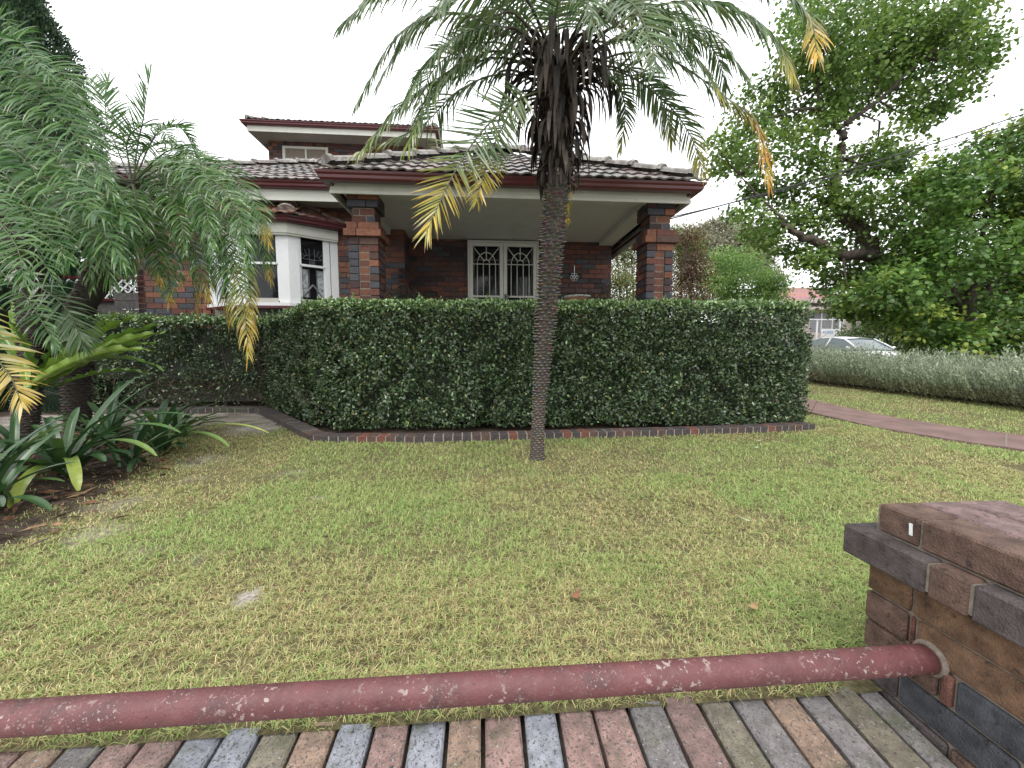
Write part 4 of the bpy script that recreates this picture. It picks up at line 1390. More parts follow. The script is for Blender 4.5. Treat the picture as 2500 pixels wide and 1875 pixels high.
def frond(parent, pts, nl, ll, lw, droop=0.9, face=0.5, sag=1.0, bare_=0.16, tip=None, tipfrac=0.0, base=GREEN_P, vee=0.25, seed=None, rach=0.009, spread=1.0, label=None, clump=0.25, rcol=(0.10, 0.12, 0.05)):
    """one feather leaf: rachis through pts, nl leaflets a side of length ll and width lw"""
    rg = np.random.default_rng(seed if seed is not None else random.randrange(10 ** 6))
    nl = int(nl * 1.2)
    n = 60
    C = bez(pts, n)
    T = unit(np.gradient(C, axis=0))
    mb = MB()
    mb.tube([tuple(p) for p in C[::3]] + [tuple(C[-1])], list(np.linspace(rach, rach * 0.22, len(C[::3]) + 1)), 5, rcol)
    s = np.repeat(np.linspace(bare_, 1.0, nl), 2) + rg.normal(0, 0.35 / nl, 2 * nl)
    s = np.clip(s, 0, 1)
    sg = np.tile([1.0, -1.0], nl)
    f = s * (n - 1); i = np.clip(f.astype(int), 0, n - 2); w = (f - i)[:, None]
    P = C[i] * (1 - w) + C[i + 1] * w
    t = unit(T[i] * (1 - w) + T[i + 1] * w)
    up = np.array([0, 0, 1.0])
    side = np.cross(t, up)
    bad = np.linalg.norm(side, axis=1) < 0.15
    ref = unit(np.cross(unit(C[-1] - C[0]), up) + 1e-6)
    side = unit(np.where(bad[:, None], ref, side))
    vs_ = np.cross(t, FW); vs_ = unit(vs_) * np.sign((vs_ * side).sum(1, keepdims=True) + 1e-9)
    side = unit(side * (1 - face) + vs_ * face)
    u2 = np.cross(side, t)
    flip = np.where(u2[:, 2:3] < -0.0, -1, 1) * 1.0
    ang = np.interp(s, [bare_, 0.35, 0.8, 1.0], [R(72), R(62), R(45), R(16)]) * spread + rg.normal(0, 0.09, len(s))
    va = vee + rg.normal(0, 0.16, len(s))
    L = ll * np.interp(s, [0, bare_, 0.4, 0.75, 1.0], [0.4, 0.62, 1.0, 0.85, 0.5]) * rg.uniform(0.86, 1.12, len(s))
    d = t * np.cos(ang)[:, None] + side * (sg * np.sin(ang) * np.cos(va))[:, None] + u2 * flip * (np.sin(ang) * np.sin(va))[:, None]
    d[:, 2] -= droop * 0.42 / sag
    d = unit(d)
    K = 6
    nl = nl
    prof = np.array([0.55, 1.0, 0.95, 0.78, 0.45, 0.03])
    pts_, wd = [P], []
    dd = d.copy()
    dr = droop * rg.uniform(0.6, 1.4, len(s))
    # leaflets often hang together in small bundles
    for k in range(K - 1):
        pts_.append(pts_[-1] + dd * (L / (K - 1))[:, None])
        g = np.zeros_like(dd); g[:, 2] = -1
        dd = unit(dd + g * (dr * sag * (0.05 + 0.06 * k))[:, None])
    Q = np.stack(pts_, 1)                                       # (2nl, K, 3)
    D = unit(np.gradient(Q, axis=1))
    wv = t[:, None, :] - (t[:, None, :] * D).sum(-1, keepdims=True) * D
    wv = unit(wv + 1e-6)
    tw = rg.normal(0, 0.5, len(s))[:, None, None]
    nv = np.cross(D, wv)
    wv = unit(wv * np.cos(tw) + nv * np.sin(tw))
    ww = (lw * np.interp(s, [0, 0.4, 1], [0.8, 1.0, 0.7]))[:, None, None] * prof[None, :, None] / 2
    A, B_ = Q + wv * ww, Q - wv * ww
    V = np.stack([A, B_], 2).reshape(-1, 3)
    o = (np.arange(len(s)) * 2 * K)[:, None]
    F = np.concatenate([o + [2 * k, 2 * k + 1, 2 * k + 3, 2 * k + 2] for k in range(K - 1)], 0)
    gi = rg.choice(len(base), len(s)); c = np.array(base)[gi] * rg.uniform(0.75, 1.3, (len(s), 1))
    cc = np.repeat(c[:, None, :], 2 * K, 1)
    if tip is not None and tipfrac > 0:
        along = np.repeat(np.linspace(0, 1, K), 2)[None, :]
        yl = np.clip(((s[:, None] - (1 - tipfrac)) / max(tipfrac, 1e-3) * 1.5 + (along - 0.5) * 0.5), 0, 1)[..., None]
        ty = np.array(tip)[rg.choice(len(tip), len(s))] * rg.uniform(0.8, 1.2, (len(s), 1))
        cc = cc * (1 - yl) + ty[:, None, :] * yl
        brown = (rg.random(len(s)) < 0.25)[:, None, None] * (along > 0.75)[..., None] * (yl > 0.7)
        cc = np.where(brown, np.array([0.16, 0.08, 0.04]), cc)
    else:
        along = np.repeat(np.linspace(0, 1, K), 2)[None, :]
        dryt = ((rg.random(len(s)) < 0.3)[:, None] * (along > 0.88))[..., None]
        cc = np.where(dryt, np.array([0.30, 0.22, 0.10]), cc)
    b0 = len(mb.v)
    nv0 = np.array(mb.v); Vall = np.vstack([nv0, V]); Call = np.vstack([np.array(mb.c), cc.reshape(-1, 3)])
    rf = []
    for q in mb.f:
        if len(q) == 4: rf.append(q)
    Fall = np.vstack([np.array(rf), F + b0])
    o = link('frond', mesh_np('frond', Vall, Fall, Call), M['palm_leaf'], parent)
    if label: o['label'] = label
    return o


def scars(mb, axis, rad, row, per, length, c0=(0.115, 0.10, 0.087)):
    """old leaf bases: pointed tongues set in a spiral round a trunk"""
    A = np.array(axis); seg_ = np.linalg.norm(np.diff(A, axis=0), axis=1); cum = np.concatenate([[0], np.cumsum(seg_)])
    s, k = 0.02, 0
    while s < cum[-1] - 0.01:
        f = s / cum[-1]
        p = np.array([np.interp(s, cum, A[:, j]) for j in range(3)])
        r = np.interp(s, cum, rad)
        n = max(6, int(per(f)))
        for j in range(n):
            a = 2 * math.pi * (j + 0.5 * (k % 2) + 0.08 * k) / n + random.gauss(0, 0.05)
            o = np.array([math.cos(a), math.sin(a), 0]); tg = np.array([-math.sin(a), math.cos(a), 0])
            L = length(f) * random.uniform(0.7, 1.25)
            w = math.pi * r / n * 0.9; h = row(f) * 0.34
            z = random.gauss(0, row(f) * 0.12)
            q = p + o * r * 0.93 + np.array([0, 0, z])
            cc = tuple(v * random.uniform(0.65, 1.4) for v in c0); ct = tuple(v * random.uniform(1.3, 2.2) for v in c0)
            b0 = len(mb.v)
            mb.v += [tuple(q + tg * w), tuple(q + np.array([0, 0, h * 1.2])), tuple(q - tg * w), tuple(q - np.array([0, 0, h])), tuple(q + o * L + np.array([0, 0, L * 0.12]) + tg * random.gauss(0, w * 0.2)),
                     tuple(q + o * L * 0.6 + tg * w * 0.7), tuple(q + o * L * 0.6 - tg * w * 0.7)]
            mb.c += [cc] * 4 + [ct] + [cc] * 2
            mb.f += [(b0, b0 + 5, b0 + 1), (b0 + 5, b0 + 4, b0 + 1), (b0 + 4, b0 + 6, b0 + 1), (b0 + 6, b0 + 2, b0 + 1), (b0, b0 + 3, b0 + 5), (b0 + 5, b0 + 3, b0 + 4), (b0 + 4, b0 + 3, b0 + 6), (b0 + 6, b0 + 3, b0 + 2)]
        s += row(f); k += 1


def sheath(parent, p0, dirv, length, width, droop, c, name='dead_sheath', twist=0.0):
    """a dead leaf base: folded pointed strap that sticks out and hangs"""
    n = 8
    P = [np.array(p0, float)]; d = unit(np.array(dirv, float))
    for k in range(n - 1):
        P.append(P[-1] + d * length / (n - 1))
        d = unit(d + np.array([0, 0, -droop * (0.5 if k < 2 else 1)]) + np.array([random.gauss(0, .05), random.gauss(0, .05), 0]))
    P = np.array(P); T = unit(np.gradient(P, axis=0))
    ref = unit(np.cross(unit(np.array([dirv[0], dirv[1], 0]) + 1e-6), [0, 0, 1.0]))
    mb = MB()
    prof = [0.55, 0.6, 0.75, 0.95, 1.0, 0.85, 0.5, 0.06]
    for k in range(n):
        sd = unit(ref - T[k] * (ref @ T[k])); nn = np.cross(sd, T[k])
        sd = sd * math.cos(twist * k / n) + nn * math.sin(twist * k / n); nn = np.cross(sd, T[k])
        w = width * prof[k] / 2
        kk = random.uniform(0.8, 1.25)
        for (a, b_) in ((-1, 0.35), (-0.5, 0.05), (0, -0.1), (0.5, 0.05), (1, 0.35)):
            mb.v.append(tuple(P[k] + sd * w * a + nn * w * b_)); mb.c.append(tuple(v * kk * (1.15 if a == 0 else 1) for v in c))
    for k in range(n - 1):
        for j in range(4): mb.f.append((k * 5 + j, k * 5 + j + 1, k * 5 + 6 + j, k * 5 + 5 + j))
    return mb.build(name, M['dead'], parent, True)


S_ = 2500 / 2212


def pix(l, d0, d1=None):
    """polyline in photo coordinates, depth running d0..d1"""
    d1 = d0 if d1 is None else d1
    return [at(x, y, d0 + (d1 - d0) * i / (len(l) - 1)) for i, (x, y) in enumerate(l)]


# --- the palm on the lawn
PD = 3.10
tr = [(1160, 993), (1162, 920), (1168, 830), (1177, 720), (1185, 610), (1194, 500), (1204, 400), (1207, 300), (1206, 180)]
ax = [at(x * S_, y * S_, PD) for x, y in tr]
ax[0][2] = gz(ax[0][1]) - 0.03
rd = [v / 831 * PD for v in (17, 12.5, 13.5, 16.5, 18.5, 20, 22, 26, 30)]
palm = thing('palm_tree', Vector(ax[0]), 'slender palm with pegged trunk and drooping yellow-tipped fronds in the middle of the lawn', 'palm tree')
b = MB(); axs = bez(ax, 40); b.tube([tuple(p) for p in axs], list(np.interp(np.linspace(0, 1, 40), np.linspace(0, 1, 9), rd)), 14, (0.065, 0.054, 0.046))
b.build('trunk', M['palm_bark'], palm, True)
b = MB()
ax7 = bez(ax[:7], 40); rd7 = np.interp(np.linspace(0, 1, 40), np.linspace(0, 1, 7), rd[:7])
A_ = ax7
ax_s = np.array(A_)
seg_ = np.linalg.norm(np.diff(ax_s, axis=0), axis=1); cum_ = np.concatenate([[0], np.cumsum(seg_)])


_rad = rd7
mbs = MB()
scars(mbs, ax_s, _rad, lambda f: 0.0160 + 0.0150 * min(1, f * 1.5), lambda f: 8 + 2.5 * f, lambda f: 0.011 + 0.036 * min(1, max(0, f - 0.12) * 2.0))
tag(mbs.build('leaf_scars', M['palm_bark'], palm), kind='stuff')
# roots flaring at the foot
b = MB()
for k in range(9):
    a = 2 * math.pi * k / 9; p = ax[0] + np.array([math.cos(a) * 0.035, math.sin(a) * 0.035, 0.09])
    b.tube([p, p + np.array([math.cos(a) * 0.03, math.sin(a) * 0.03, -0.09])], [0.012, 0.007], 5, (0.07, 0.06, 0.05))
b.build('root_flare', M['palm_bark'], palm)
CR = at(1206 * S_, 165 * S_, PD)
# skirt of dead leaf bases
sk = thing
for k in range(250):
    f = random.random() ** 1.1
    c = at(1206 * S_, (118 + 262 * f) * S_, PD)
    a = random.uniform(0, 2 * math.pi)
    if k % 3 == 0: a = random.uniform(math.pi * 1.02, math.pi * 1.98)
    o = np.array([math.cos(a), math.sin(a), 0])
    r0 = 0.15 - 0.075 * f
    shade = random.choice(((0.030, 0.025, 0.021), (0.04, 0.033, 0.027), (0.07, 0.058, 0.047), (0.022, 0.019, 0.016), (0.045, 0.034, 0.027)))
    L = random.uniform(0.34, 0.72) * (1 - 0.70 * f)
    out = random.uniform(0.6, 1.5) * (1.0 - f * 0.6)
    sheath(palm, c + o * r0, o * out + np.array([0, 0, 0.35 - 0.75 * f]), L, random.uniform(0.026, 0.062) * (1 - 0.3 * f), random.uniform(0.75, 1.3), shade, twist=random.gauss(0, 0.5))
for k in range(46):      # broken stubs
    f = random.random(); py = 190 + 215 * f
    c = at(1206 * S_, py * S_, PD); a = random.uniform(math.pi, 2 * math.pi); o = np.array([math.cos(a), math.sin(a), 0])
    p = c + o * (0.13 - 0.045 * f); b = MB()
    d = o * 0.5 + np.array([0, 0, random.uniform(-0.8, 0.3)]); d = unit(d) * random.uniform(0.05, 0.11)
    b.tube([p, p + d], [0.010, 0.006], 5, random.choice(((0.14, 0.12, 0.10), (0.07, 0.055, 0.045))))
    b.build('stub', M['dead'], palm)
b = MB()
for k in range(800):     # fibre
    f = random.random(); c = at(1206 * S_, (150 + 235 * f) * S_, PD); a = random.uniform(0, 2 * math.pi); o = np.array([math.cos(a), math.sin(a), 0])
    p = c + o * random.uniform(0.08, 0.34) * (1.05 - 0.75 * f)
    L = random.uniform(0.06, 0.22)
    b.tube([p, p + np.array([random.gauss(0, .012), random.gauss(0, .012), -L * 0.5]), p + np.array([random.gauss(0, .02), random.gauss(0, .02), -L])], [0.0022, 0.0016, 0.001], 3, (0.05, 0.032, 0.028), False)
tag(b.build('fibre', M['dead'], palm), kind='stuff')
for k in range(34):
    a = random.uniform(0, 2 * math.pi); o = np.array([math.cos(a), math.sin(a), 0]); c = at(1206 * S_, random.uniform(120, 230) * S_, PD)
    L = random.uniform(0.25, 0.5); p = c + o * 0.12
    pts_ = [p, p + o * L * 0.4 + np.array([0, 0, L * 0.35]), p + o * L * 0.8 + np.array([0, 0, L * 0.4]), p + o * L * 1.1 + np.array([0, 0, L * random.uniform(-0.2, 0.35)])]
    b = MB(); b.tube([tuple(q) for q in bez(pts_, 9)], list(np.linspace(0.013, 0.006, 9)), 5, random.choice(((0.05, 0.045, 0.03), (0.07, 0.06, 0.035), (0.035, 0.028, 0.022)))); b.build('stalk', M['dead'], palm)
b = MB()
core_ax = [at(1206 * S_, y * S_, PD) for y in (385, 330, 250, 170, 120)]
b.tube(core_ax, [0.085, 0.115, 0.15, 0.15, 0.07], 12, (0.03, 0.024, 0.02)); b.build('crown_shaft', M['dead'], palm, True)

fr_specs = [
    # (points in 2212-wide photo pixels, depth at base, depth at tip, leaflets, length, yellow fraction)
    ([(1196, 190), (1120, 215), (1040, 285), (975, 385), (922, 500)], 2.95, 2.5, 54, 0.27, 0.42, YELLOW_P, 0.12),
    ([(1200, 205), (1120, 225), (1075, 295), (1050, 360), (1030, 430)], 2.98, 2.75, 42, 0.21, 0.4, YELLOW_P, 0.15),
    ([(1196, 175), (1095, 125), (985, 150), (880, 215), (785, 320)], 3.05, 2.75, 56, 0.27, 0.2, ((0.2, 0.24, 0.05), (0.12, 0.17, 0.04)), 1.15),
    ([(1196, 165), (1100, 75), (985, 30), (865, 70), (775, 215)], 3.1, 3.0, 58, 0.30, 0, None, 1.25),
    ([(1198, 160), (1110, 40), (985, -40), (850, -40), (745, 45)], 3.1, 2.6, 58, 0.32, 0, None, 1.2),
    ([(1196, 170), (1090, 95), (1000, 105), (930, 160), (897, 270)], 3.2, 3.5, 46, 0.25, 0.3, ((0.18, 0.26, 0.05),), 0.7),
    ([(1194, 180), (1080, 160), (985, 200), (905, 275), (770, 330)], 3.15, 3.4, 50, 0.24, 0.2, ((0.2, 0.22, 0.05),), 1.1),
    ([(1216, 175), (1331, 118), (1440, 125), (1561, 205), (1634, 270), (1662, 395)], 3.05, 2.8, 62, 0.24, 0.42, ((0.5, 0.3, 0.04), (0.55, 0.24, 0.03), (0.45, 0.36, 0.06)), 1.05),
    ([(1216, 185), (1320, 150), (1427, 211), (1490, 290), (1518, 372)], 3.1, 3.25, 52, 0.22, 0.3, ((0.38, 0.33, 0.05), (0.3, 0.3, 0.05)), 0.9),
    ([(1216, 165), (1340, 45), (1476, 2), (1590, 20), (1672, 78), (1712, 160)], 3.0, 2.6, 62, 0.30, 0.2, ((0.4, 0.36, 0.06), (0.3, 0.3, 0.06)), 1.2),
    ([(1214, 160), (1320, 0), (1470, -75), (1640, -50), (1742, 25), (1766, 120)], 3.1, 2.5, 60, 0.27, 0.24, ((0.55, 0.33, 0.04), (0.5, 0.38, 0.06)), 1.0),
    ([(1216, 190), (1310, 165), (1345, 205), (1350, 260), (1338, 325)], 3.2, 3.45, 38, 0.16, 0.3, ((0.28, 0.3, 0.06),), 0.9),
    ([(1214, 160), (1300, 20), (1362, 5), (1404, 85), (1416, 150)], 2.9, 2.15, 46, 0.27, 0, None, 0.6),
    ([(1214, 170), (1340, 75), (1456, 60), (1540, 105), (1568, 185)], 3.2, 3.45, 50, 0.24, 0, None, 1.1),
    ([(1210, 170), (1195, 250), (1192, 360), (1190, 470)], 3.35, 3.5, 36, 0.11, 0.8, YELLOW_P, 0.5),
    ([(1212, 170), (1222, 250), (1220, 380), (1226, 478)], 3.35, 3.5, 36, 0.12, 0.8, YELLOW_P, 0.5),
    ([(1200, 160), (1150, 20), (1090, -60), (1010, -60), (950, 20)], 3.0, 2.5, 52, 0.27, 0, None, 1.0),
    ([(1204, 155), (1185, 0), (1165, -110), (1120, -190)], 3.1, 3.0, 50, 0.30, 0, None, 0.6),
    ([(1208, 155), (1230, 0), (1270, -120), (1330, -180)], 3.1, 3.1, 50, 0.30, 0, None, 0.6),
    ([(1206, 150), (1206, 0), (1200, -120), (1190, -260)], 3.1, 3.2, 50, 0.30, 0, None, 0.5),
    ([(1200, 155), (1140, 0), (1050, -110), (940, -130)], 3.15, 3.4, 54, 0.30, 0, None, 0.9),
    ([(1210, 155), (1275, 0), (1380, -90), (1500, -100)], 3.15, 3.5, 54, 0.30, 0, None, 0.9),
    ([(1212, 158), (1290, 40), (1390, 10), (1480, 60), (1500, 110)], 3.15, 3.6, 50, 0.26, 0, None, 1.0),
    ([(1198, 158), (1120, 60), (1060, 40), (1010, 90), (990, 150)], 3.2, 3.7, 50, 0.26, 0, None, 1.0),
    ([(1206, 160), (1200, 40), (1222, -40), (1262, -20), (1282, 60)], 2.95, 2.2, 46, 0.26, 0, None, 0.8),
    ([(1196, 178), (1100, 112), (1010, 132), (930, 205), (884, 310)], 3.0, 2.7, 54, 0.28, 0.15, ((0.22, 0.28, 0.05),), 1.0),
    ([(1198, 168), (1120, 72), (1040, 60), (950, 108), (872, 222)], 3.05, 2.7, 54, 0.28, 0, None, 1.0),
    ([(1198, 160), (1110, 20), (1000, -5), (900, 50), (822, 170)], 3.2, 3.3, 56, 0.29, 0, None, 1.0),
    ([(1200, 158), (1150, 50), (1090, 20), (1030, 40), (975, 110)], 3.2, 3.6, 50, 0.27, 0, None, 1.0),
    ([(1214, 168), (1310, 92), (1400, 72), (1490, 112), (1556, 200)], 3.0, 2.75, 54, 0.28, 0.1, ((0.3, 0.3, 0.05),), 1.0),
    ([(1214, 160), (1310, 32), (1420, 22), (1530, 66), (1612, 160)], 3.1, 3.2, 54, 0.28, 0, None, 1.0),
    ([(1216, 182), (1300, 132), (1380, 160), (1430, 222), (1452, 300)], 3.15, 3.4, 48, 0.25, 0.2, ((0.3, 0.3, 0.05),), 0.9),
    ([(1210, 158), (1260, 40), (1330, 10), (1400, 40), (1450, 120)], 3.2, 3.6, 50, 0.27, 0, None, 1.0),
]
for i, (pl, d0, d1, nl, ll, yf, ycol, dr) in enumerate(fr_specs):
    frond(palm, pix([(x * S_, y * S_) for x, y in pl], d0, d1), nl, ll * 1.18, 0.0160, face=1.0 if i in (0, 1, 5, 8, 12) else 0.35, sag=1.5, droop=dr, bare_=0.2, tip=ycol, tipfrac=yf, vee=0.15, seed=100 + i, rach=0.0095)

# --- palms in the left bed
GREEN_Q = ((0.045, 0.12, 0.025), (0.075, 0.165, 0.032), (0.05, 0.13, 0.036), (0.10, 0.19, 0.05))
palm_a = thing('palm_tree', (-4.2, 3.75, gz(3.75)), 'near feathery palm at the left edge of the photo with long glossy arching fronds', 'palm tree', 'palms in the left garden bed')
ta_ = [at(62, 1085, 3.45), at(66, 1000, 3.45), at(74, 900, 3.45), at(80, 830, 3.45), at(60, 640, 3.4), at(-10, 430, 3.2)]
ta_[0][2] = gz(3.7) - 0.05
b = MB(); q = bez(ta_, 26); b.tube([tuple(p) for p in q], list(np.linspace(0.075, 0.10, 26)), 12, (0.05, 0.042, 0.036)); b.build('trunk', M['palm_bark'], palm_a, True)
mbs = MB(); scars(mbs, q, list(np.linspace(0.075, 0.10, 26)), lambda f: 0.028, lambda f: 10, lambda f: 0.028, (0.06, 0.05, 0.042)); tag(mbs.build('leaf_scars', M['palm_bark'], palm_a), kind='stuff')
A_specs = [
    ([(-90, 330), (-20, 400), (103, 490), (152, 527), (239, 557), (300, 640)], 2.9, 2.45, 44, 0.27, 0.7),
    ([(-90, 300), (20, 350), (117, 416), (203, 449), (255, 479), (330, 560)], 3.0, 2.6, 46, 0.27, 0.7),
    ([(-90, 320), (-40, 560), (0, 658), (54, 712), (95, 772), (140, 850)], 2.9, 2.5, 44, 0.20, 0.5),
    ([(-120, 330), (-60, 480), (20, 560), (80, 600), (130, 680)], 2.7, 2.2, 38, 0.25, 0.7),
    ([(-100, 260), (-20, 170), (60, 180), (150, 262), (240, 400)], 3.0, 2.7, 46, 0.30, 0.8),
    ([(-100, 270), (0, 215), (90, 240), (180, 330), (280, 480)], 3.0, 2.6, 46, 0.30, 0.8),
    ([(-100, 280), (-10, 265), (70, 300), (160, 400), (235, 520)], 2.9, 2.5, 44, 0.28, 0.8),
    ([(-100, 300), (0, 340), (90, 420), (170, 480), (262, 540)], 2.8, 2.35, 44, 0.28, 0.7),
    ([(-110, 300), (-30, 360), (40, 470), (110, 560), (170, 640)], 2.7, 2.3, 42, 0.26, 0.7),
    ([(-120, 260), (-40, 120), (10, 95), (60, 110), (120, 190)], 3.0, 2.6, 40, 0.22, 0.5),
    ([(-100, 260), (20, 160), (120, 160), (180, 210), (198, 275)], 3.2, 3.2, 44, 0.22, 0.5),
    ([(-100, 260), (-20, 190), (90, 200), (190, 290), (262, 390)], 3.2, 3.1, 46, 0.28, 0.7),
    ([(-120, 300), (-80, 420), (-20, 520), (40, 600), (60, 690)], 2.5, 2.0, 36, 0.24, 0.7),
    ([(-110, 280), (-30, 300), (30, 380), (75, 470), (110, 560)], 3.1, 2.9, 42, 0.28, 0.8),
    ([(-110, 260), (-60, 130), (-20, 60), (10, 45), (35, 80)], 3.2, 3.1, 34, 0.14, 0.3),
    ([(-110, 300), (-20, 310), (110, 360), (230, 430), (330, 510)], 3.3, 3.2, 46, 0.27, 0.8),
    ([(-80, 320), (60, 410), (150, 500), (230, 590), (275, 690)], 3.0, 2.9, 46, 0.26, 0.8),
    ([(-80, 310), (100, 390), (220, 470), (290, 560), (315, 650)], 3.2, 3.1, 48, 0.26, 0.8),
]
for i, (pl, d0, d1, nl, ll, dr) in enumerate(A_specs):
    frond(palm_a, pix(pl, d0, d1), nl, ll * 1.15, 0.0145, face=0.5, sag=2.3, droop=dr, bare_=0.12, base=GREEN_Q, vee=0.5, seed=300 + i, rach=0.007)
frond(palm_a, pix([(-90, 520), (-60, 760), (0, 884), (29, 924), (52, 985)], 2.5, 2.15), 30, 0.23, 0.02, droop=0.55, bare_=0.1, tip=((0.46, 0.34, 0.06), (0.5, 0.38, 0.1)), tipfrac=0.95, seed=400, vee=0.1, rach=0.007, label='yellowing frond drooping over the strap leaves')
frond(palm_a, pix([(-90, 500), (20, 640), (150, 740), (186, 800), (205, 850)], 3.1, 2.9), 30, 0.26, 0.02, droop=0.8, bare_=0.3, base=((0.10, 0.16, 0.07), (0.08, 0.14, 0.06)), seed=401, vee=0.1, rach=0.006)

palm_b = thing('palm_tree', (-3.95, 4.0, gz(4.0)), 'leaning feathery palm behind the fern, reaching toward the bay window', 'palm tree', 'palms in the left garden bed')
tb_ = [at(175, 905, 3.9), at(190, 790, 3.9), at(228, 700, 3.85), at(275, 620, 3.8), at(310, 540, 3.75), at(325, 450, 3.75)]
tb_[0][2] = gz(4.0) - 0.05
b = MB(); q = bez(tb_, 26); b.tube([tuple(p) for p in q], list(np.linspace(0.10, 0.13, 26)), 12, (0.05, 0.042, 0.036)); b.build('trunk', M['palm_bark'], palm_b, True)
mbs = MB(); scars(mbs, q, list(np.linspace(0.10, 0.13, 26)), lambda f: 0.03, lambda f: 11, lambda f: 0.03, (0.055, 0.046, 0.04)); tag(mbs.build('leaf_scars', M['palm_bark'], palm_b), kind='stuff')
for k in range(26):
    f = random.random(); c = at(300 + 25 * f, 590 - 130 * f, 3.78); a = random.uniform(0, 6.28); o = np.array([math.cos(a), math.sin(a), 0])
    sheath(palm_b, c + o * 0.1, o * 0.8 + np.array([0, 0, 0.4]), random.uniform(0.25, 0.5), 0.05, 0.6, random.choice(((0.045, 0.035, 0.028), (0.07, 0.055, 0.04))))
B_specs = [
    ([(326, 440), (335, 360), (350, 290), (357, 235), (368, 175)], 3.7, 3.65, 34, 0.25, 0.12, 0, 0.9),
    ([(318, 440), (285, 360), (262, 300), (256, 240), (262, 190)], 3.7, 3.8, 34, 0.24, 0.2, 0, 0.9),
    ([(320, 440), (300, 330), (240, 230), (205, 200), (180, 240)], 3.75, 3.9, 36, 0.22, 0.4, 0, 1),
    ([(335, 430), (420, 365), (500, 400), (560, 480), (600, 590)], 3.7, 3.3, 54, 0.26, 1.0, 0, 1),
    ([(335, 430), (450, 375), (545, 410), (620, 490), (655, 590)], 3.7, 3.4, 54, 0.24, 0.8, 0.15, 1),
    ([(335, 445), (430, 430), (530, 520), (590, 650), (618, 800)], 3.65, 3.2, 58, 0.27, 1.1, 0.30, 1),
    ([(335, 445), (450, 470), (545, 600), (590, 720), (608, 865)], 3.6, 3.1, 58, 0.26, 1.1, 0.34, 1),
    ([(330, 440), (365, 415), (410, 460), (440, 530), (450, 610)], 3.6, 3.2, 44, 0.24, 1.0, 0, 1),
    ([(330, 445), (380, 450), (440, 540), (480, 620), (510, 730)], 3.7, 3.4, 50, 0.25, 1.1, 0.15, 1),
    ([(325, 450), (350, 500), (390, 590), (410, 660), (415, 730)], 3.6, 3.3, 44, 0.22, 1.0, 0.1, 1),
    ([(325, 450), (420, 480), (500, 580), (540, 680), (560, 780)], 3.9, 4.0, 50, 0.25, 1.1, 0.2, 1),
    ([(315, 440), (240, 415), (190, 470), (160, 560), (150, 650)], 3.7, 3.4, 48, 0.24, 1.0, 0, 1),
    ([(318, 440), (260, 440), (225, 520), (215, 610), (225, 700)], 3.6, 3.2, 46, 0.22, 1.0, 0, 1),
    ([(325, 435), (350, 370), (410, 350), (460, 380), (495, 460)], 3.9, 4.0, 44, 0.24, 0.9, 0, 1),
    ([(322, 435), (310, 350), (340, 310), (390, 315), (425, 350)], 3.8, 3.6, 40, 0.22, 0.7, 0, 1),
    ([(335, 440), (470, 425), (570, 480), (630, 560), (660, 680)], 3.8, 3.7, 54, 0.24, 1.0, 0.1, 1),
    ([(335, 440), (430, 400), (520, 440), (580, 520), (610, 640)], 3.5, 3.0, 54, 0.25, 1.0, 0, 1),
    ([(330, 440), (400, 390), (460, 420), (500, 500), (520, 600)], 3.5, 3.0, 50, 0.26, 1.1, 0, 1),
    ([(328, 440), (380, 330), (430, 310), (455, 330), (480, 380)], 3.8, 3.9, 38, 0.2, 0.5, 0, 1),
    ([(330, 450), (400, 500), (450, 600), (470, 680), (480, 760)], 3.9, 4.1, 46, 0.24, 1.0, 0.3, 1),
    ([(325, 450), (365, 470), (410, 540), (430, 600), (440, 680)], 4.0, 4.2, 46, 0.26, 1.0, 0.1, 1),
    ([(325, 450), (390, 450), (460, 530), (500, 620), (520, 690)], 4.0, 4.2, 48, 0.26, 1.0, 0.1, 1),
    ([(330, 440), (400, 430), (480, 480), (540, 570), (570, 660)], 4.0, 4.1, 50, 0.26, 1.0, 0, 1),
    ([(325, 450), (340, 500), (370, 560), (385, 620), (390, 680)], 3.5, 3.3, 42, 0.24, 1.0, 0.1, 1),
    ([(322, 450), (300, 470), (285, 540), (282, 600), (290, 660)], 3.4, 3.1, 42, 0.24, 1.0, 0, 1),
    ([(322, 445), (270, 440), (250, 500), (246, 570), (250, 640)], 3.4, 3.1, 44, 0.24, 1.0, 0, 1),
    ([(322, 450), (330, 480), (335, 540), (325, 610), (320, 670)], 3.3, 3.1, 42, 0.22, 1.0, 0, 1),
]
for i, (pl, d0, d1, nl, ll, dr, yf, _) in enumerate(B_specs):
    frond(palm_b, pix(pl, d0, d1), nl, ll * 1.1, 0.0145, face=0.4, sag=2.2, droop=dr, bare_=0.14, base=((0.055, 0.135, 0.025), (0.075, 0.165, 0.032), (0.06, 0.14, 0.036), (0.10, 0.19, 0.04)), tip=((0.44, 0.28, 0.05), (0.4, 0.33, 0.06)), tipfrac=yf, vee=0.45, seed=500 + i, rach=0.0075)

